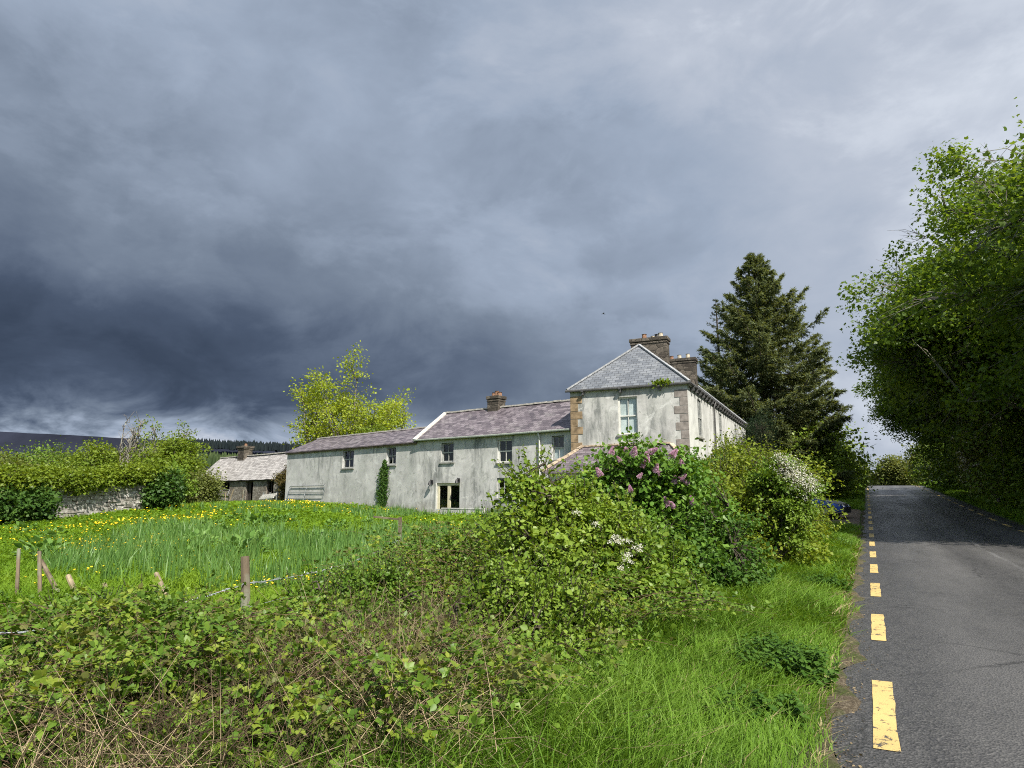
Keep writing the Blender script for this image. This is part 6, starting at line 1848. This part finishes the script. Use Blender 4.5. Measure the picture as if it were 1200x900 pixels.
for i in range(2, len(wp) - 1):
    for f in (.2, .6):
        q = wp[i] * (1 - f) + wp[i - 1] * f
        m.tube([q - rng.normal(0, .018, 3), q, q + rng.normal(0, .018, 3)], .0025, 3)
m.build('wire', MAT['wire'], fence)
m = MB(); m.tube(sag(at_d(289, 712, dcam(P1[0], P1[1]) - .07), at_d(468, 648, 16.4), .10, 24), .003, 4); m.build('wire', MAT['wire'], fence)
STK = 'old fence stakes in the field'
for lab, (x0, y0), (x1, y1), r, mat in (('upright grey stake nearest the left edge of the field', (20, 694), (22, 643), .026, 'wood_post'), ('upright stake beside the longest fallen pole', (48, 694), (46, 646), .028, 'wood_post'),
                                    ('long pole leaning down to the right from the second stake', (80, 694), (48, 657), .034, 'wood_post'), ('shorter leaning pole at the end of the long fallen one', (97, 692), (80, 675), .04, 'wood_pale'),
                                    ('pale pole leaning alone among the buttercups', (206, 700), (183, 672), .035, 'wood_pale'), ('stub of pale timber lying flat in the meadow', (133, 692), (122, 685), .04, 'wood_pale')):
    a = gp(x0, y0 + 12); D = dcam(a[0], a[1]); q = at_d(x1, y1, D + (.15 if 'upright' in lab else .5)); a = a - [0, 0, .1]
    m = MB(); m.tube([a, (a + q) / 2, q], [r, r * .95, r * .9], 7); tag(m.build('fence_stake', MAT[mat]), lab, 'stake', STK)

# ---- gates, timber and junk by the buildings
def gate(label, a, b, h, bars, lean_n, foot):
    a = np.array(a, float); b = np.array(b, float)
    o = thing('metal_gate', (a + b) / 2, label, 'gate')
    up = np.array([0, 0, h]) + lean_n
    fr = MB(); fr.tube([a, a + up * .93, a + up + (b - a) * .03, b + up - (b - a) * .03, b + up * .93, b, a], .028, 6); fr.build('gate_frame', MAT['metal'], o)
    m = MB()
    for k in range(1, bars): m.tube([a + up * (k / bars) ** 1.2, b + up * (k / bars) ** 1.2], .017, 5)
    m.build('gate_bar', MAT['metal'], o)
    m = MB(); m.tube([(a + b) / 2, (a + b) / 2 + up], .016, 5); m.build('gate_brace', MAT['metal'], o)
ua, ub = N_.uv(340, 580)[0], N_.uv(382, 580)[0]
pa, pb = N_.p(ua, 0, .38), N_.p(ub, 0, .38); pa[2] = hz(*pa[:2]) + .0; pb[2] = hz(*pb[:2]) + .1
gate('galvanised bar gate leaning against the end of the long white wall', pa, pb, N_.uv(360, 569.5)[1] - (pa[2] + pb[2]) / 2, 6, -N_.n * .3, 0)
ua, ub = C_.uv(252, 580)[0], C_.uv(272, 580)[0]; pa, pb = C_.p(ua, cg, .55), C_.p(ub, cg, .55)
pa[2] = hz(*pa[:2]) + .2; pb[2] = hz(*pb[:2]) + .2
gate('round-cornered metal gate leaning under the small cottage window', pa, pb, C_.uv(262, 573.5)[1] - pa[2], 4, -C_.n * .3, 0)
for lab, (x0, y0), (x1, y1), w in (('pale plank leaning to the right beside the cottage gate', (268, 590), (274, 573), .12), ('short pale board upright in front of the cottage gate', (263.5, 590), (264.5, 577), .10), ('dark post standing left of the cottage door', (283.5, 592), (285, 574), .14)):
    p = C_.p(*C_.uv(x0, y0, .7)[:1], 0, .7); p[2] = hz(*p[:2]) - .1; q = C_.p(*C_.uv(x1, y1, .5), .5)
    m = MB(); m.beam(p, q, w, .04, tuple(C_.n)); tag(m.build('timber_plank', MAT['wood_pale'] if 'pale' in lab else MAT['wood_post']), lab, 'plank', 'timber leaning by the cottage')
# broken pallet-like white frame with dark gaps
ua, ub = C_.uv(306.5, 585, .8)[0], C_.uv(323, 585, .8)[0]; p = C_.p((ua + ub) / 2, 0, .8); zg = hz(*p[:2])
o = thing('broken_bench', [p[0], p[1], zg], 'grey and white broken slatted bench leaning below the right cottage window', 'bench')
F = Frame(C_.p(ua, 0, .8), C_.u); Lb = ub - ua; zt = C_.uv(315, 580, .8)[1]
m = MB(); 
for k in range(3): z0 = zg + .25 + (zt - zg - .35) * k / 2; m.hexa([F.p(0, z0, .2 - k * .1), F.p(Lb, z0 + .12, .2 - k * .1), F.p(Lb, z0 + .12, .14 - k * .1), F.p(0, z0, .14 - k * .1), F.p(0, z0 + .12, .2 - k * .1), F.p(Lb, z0 + .24, .2 - k * .1), F.p(Lb, z0 + .24, .14 - k * .1), F.p(0, z0 + .12, .14 - k * .1)])
m.build('slat', MAT['coping'], o)
for u in (.08, Lb * .5, Lb - .08):
    m = MB(); m.fbox(F, u - .05, u + .05, zg - .1, zt + .2, -.12, -.06); m.build('leg', MAT['metal'], o)

# ---- parked car, nose to the road, half behind the hawthorn
def car(base, rz_):
    o = thing('parked_car', base, 'blue car with a black bonnet nosing out from behind the white hawthorn', 'car'); o.rotation_euler = (0, 0, rz_)
    paint = M_plain('blue_car_paint', (.012, .05, .28), .22, .6, .03, 2); blackp = M_plain('black_car_paint', (.012, .012, .014), .2, .6, .05, 2)
    tyre = M_plain('tyre_rubber', (.02, .02, .02), .85, .2, .1, 20); rim = M_plain('alloy_rim', (.45, .46, .48), .3, .6, .1, 5, Metallic=.8); lamp = M_plain('headlamp_glass', (.75, .78, .8), .1, .7, .05, 9)
    # loft: stations along x (0 = nose), half width, sill, belt and roof heights
    st = [(0, .62, .30, .58, .60), (.10, .76, .24, .66, .70), (.45, .83, .22, .74, .82), (1.05, .86, .22, .84, .95), (1.45, .87, .22, .92, 1.06), (2.05, .87, .22, .94, 1.42), (2.75, .87, .22, .96, 1.47), (3.45, .86, .22, .98, 1.38), (3.95, .80, .26, .96, 1.02), (4.1, .70, .32, .80, .86)]
    def ring(s):
        x, w, z0, zb_, zr = s; r = w * (.97 if zr - zb_ < .2 else .74)
        return [(-x, -w * .86, z0), (-x, -w, z0 + .12), (-x, -w, (z0 + zb_) / 2 + .1), (-x, -w * .97, zb_), (-x, -r, zr - .05), (-x, -r * .7, zr), (-x, r * .7, zr), (-x, r, zr - .05), (-x, w * .97, zb_), (-x, w, (z0 + zb_) / 2 + .1), (-x, w, z0 + .12), (-x, w * .86, z0)]
    R = [ring(s) for s in st]
    def strip(i0, i1, js, name, mat, off=0.0):
        m = MB()
        for i in range(i0, i1):
            for j in js:
                q = [np.array(R[i][j]), np.array(R[i + 1][j]), np.array(R[i + 1][(j + 1) % 12]), np.array(R[i][(j + 1) % 12])]
                if off:
                    n = unit(np.cross(q[1] - q[0], q[2] - q[0])); cc = sum(q) / 4; n = n * (1 if n @ np.array([0, cc[1], cc[2] - .6]) > 0 else -1); q = [a + n * off for a in q]
                m.poly(q)
        if off == 0 and name == 'body': m.poly(R[0][::-1]); m.poly(R[-1])
        me = m.build(name, mat, None); me.parent = o; return me
    bd = strip(0, 9, list(range(12)), 'body', paint)
    for p in bd.data.polygons: p.use_smooth = False
    strip(0, 4, [4, 5, 6], 'bonnet', blackp, .012)
    strip(4, 5, [4, 5, 6], 'windscreen', MAT['glass'], .012); strip(4, 8, [3, 7], 'side_window', MAT['black_plastic'], .012); strip(7, 8, [4, 5, 6], 'rear_window', MAT['black_plastic'], .012)
    m = MB(); m.hexa([(-.35, -.80, .2), (.05, -.66, .26), (.05, .66, .26), (-.35, .80, .2), (-.35, -.83, .52), (.06, -.64, .56), (.06, .64, .56), (-.35, .83, .52)]); q = m.build('bumper', blackp, None, bevel=.04); q.parent = o
    for s in (-1, 1):
        m = MB(); m.hexa([(-.30, s * .70, .58), (.035, s * .52, .56), (.035, s * .36, .56), (-.2, s * .50, .58), (-.30, s * .74, .70), (-.02, s * .55, .66), (-.02, s * .38, .66), (-.2, s * .52, .72)]); q = m.build('headlight', lamp, None); q.parent = o
        m = MB(); m.box((-1.55, s * .98, .98), (.06, .10, .07)); q = m.build('mirror', paint, None, bevel=.03); q.parent = o
        for x in (-.78, -3.3):
            w = MB(); w.tube([(x, s * .70, .31), (x, s * .72, .31), (x, s * .86, .31), (x, s * .88, .31)], [.28, .31, .31, .28], 20); q = w.build('wheel', tyre, None); q.parent = o
            k = MB(); k.tube([(x, s * .80, .31), (x, s * .892, .31)], [.2, .19], 14); e = k.build('rim', rim, None); e.parent = q
    return o
cb = at_d(993, 607, 31.0); cb[2] = hz(cb[0], cb[1]) + .03
car(cb, math.radians(-12))

# a bird high over the roof
bp = at_d(707, 368, 60); o = thing('bird', bp, 'small dark bird flying above the roof ridge, left of the chimneys', 'bird')
m = MB(); m.tube([(-.16, 0, 0), (-.08, 0, .02), (.02, 0, .03), (.12, 0, .01), (.22, 0, 0)], [.005, .035, .045, .03, .01], 7); m2 = m.build('body', MAT['black_plastic'], None, smooth=True); m2.parent = o
for s in (-1, 1):
    m = MB(); m.hexa([(-.03, s * .02, .03), (.07, s * .02, .03), (.05, s * .17, .09), (-.02, s * .17, .09), (-.03, s * .02, .045), (.07, s * .02, .045), (.05, s * .17, .1), (-.02, s * .17, .1)])
    m.hexa([(-.02, s * .17, .09), (.05, s * .17, .09), (-.06, s * .34, .06), (-.09, s * .34, .06), (-.02, s * .17, .1), (.05, s * .17, .1), (-.06, s * .34, .068), (-.09, s * .34, .068)]); q = m.build('wing', MAT['black_plastic'], None); q.parent = o
o.rotation_euler = (0, 0, YAW + .2)
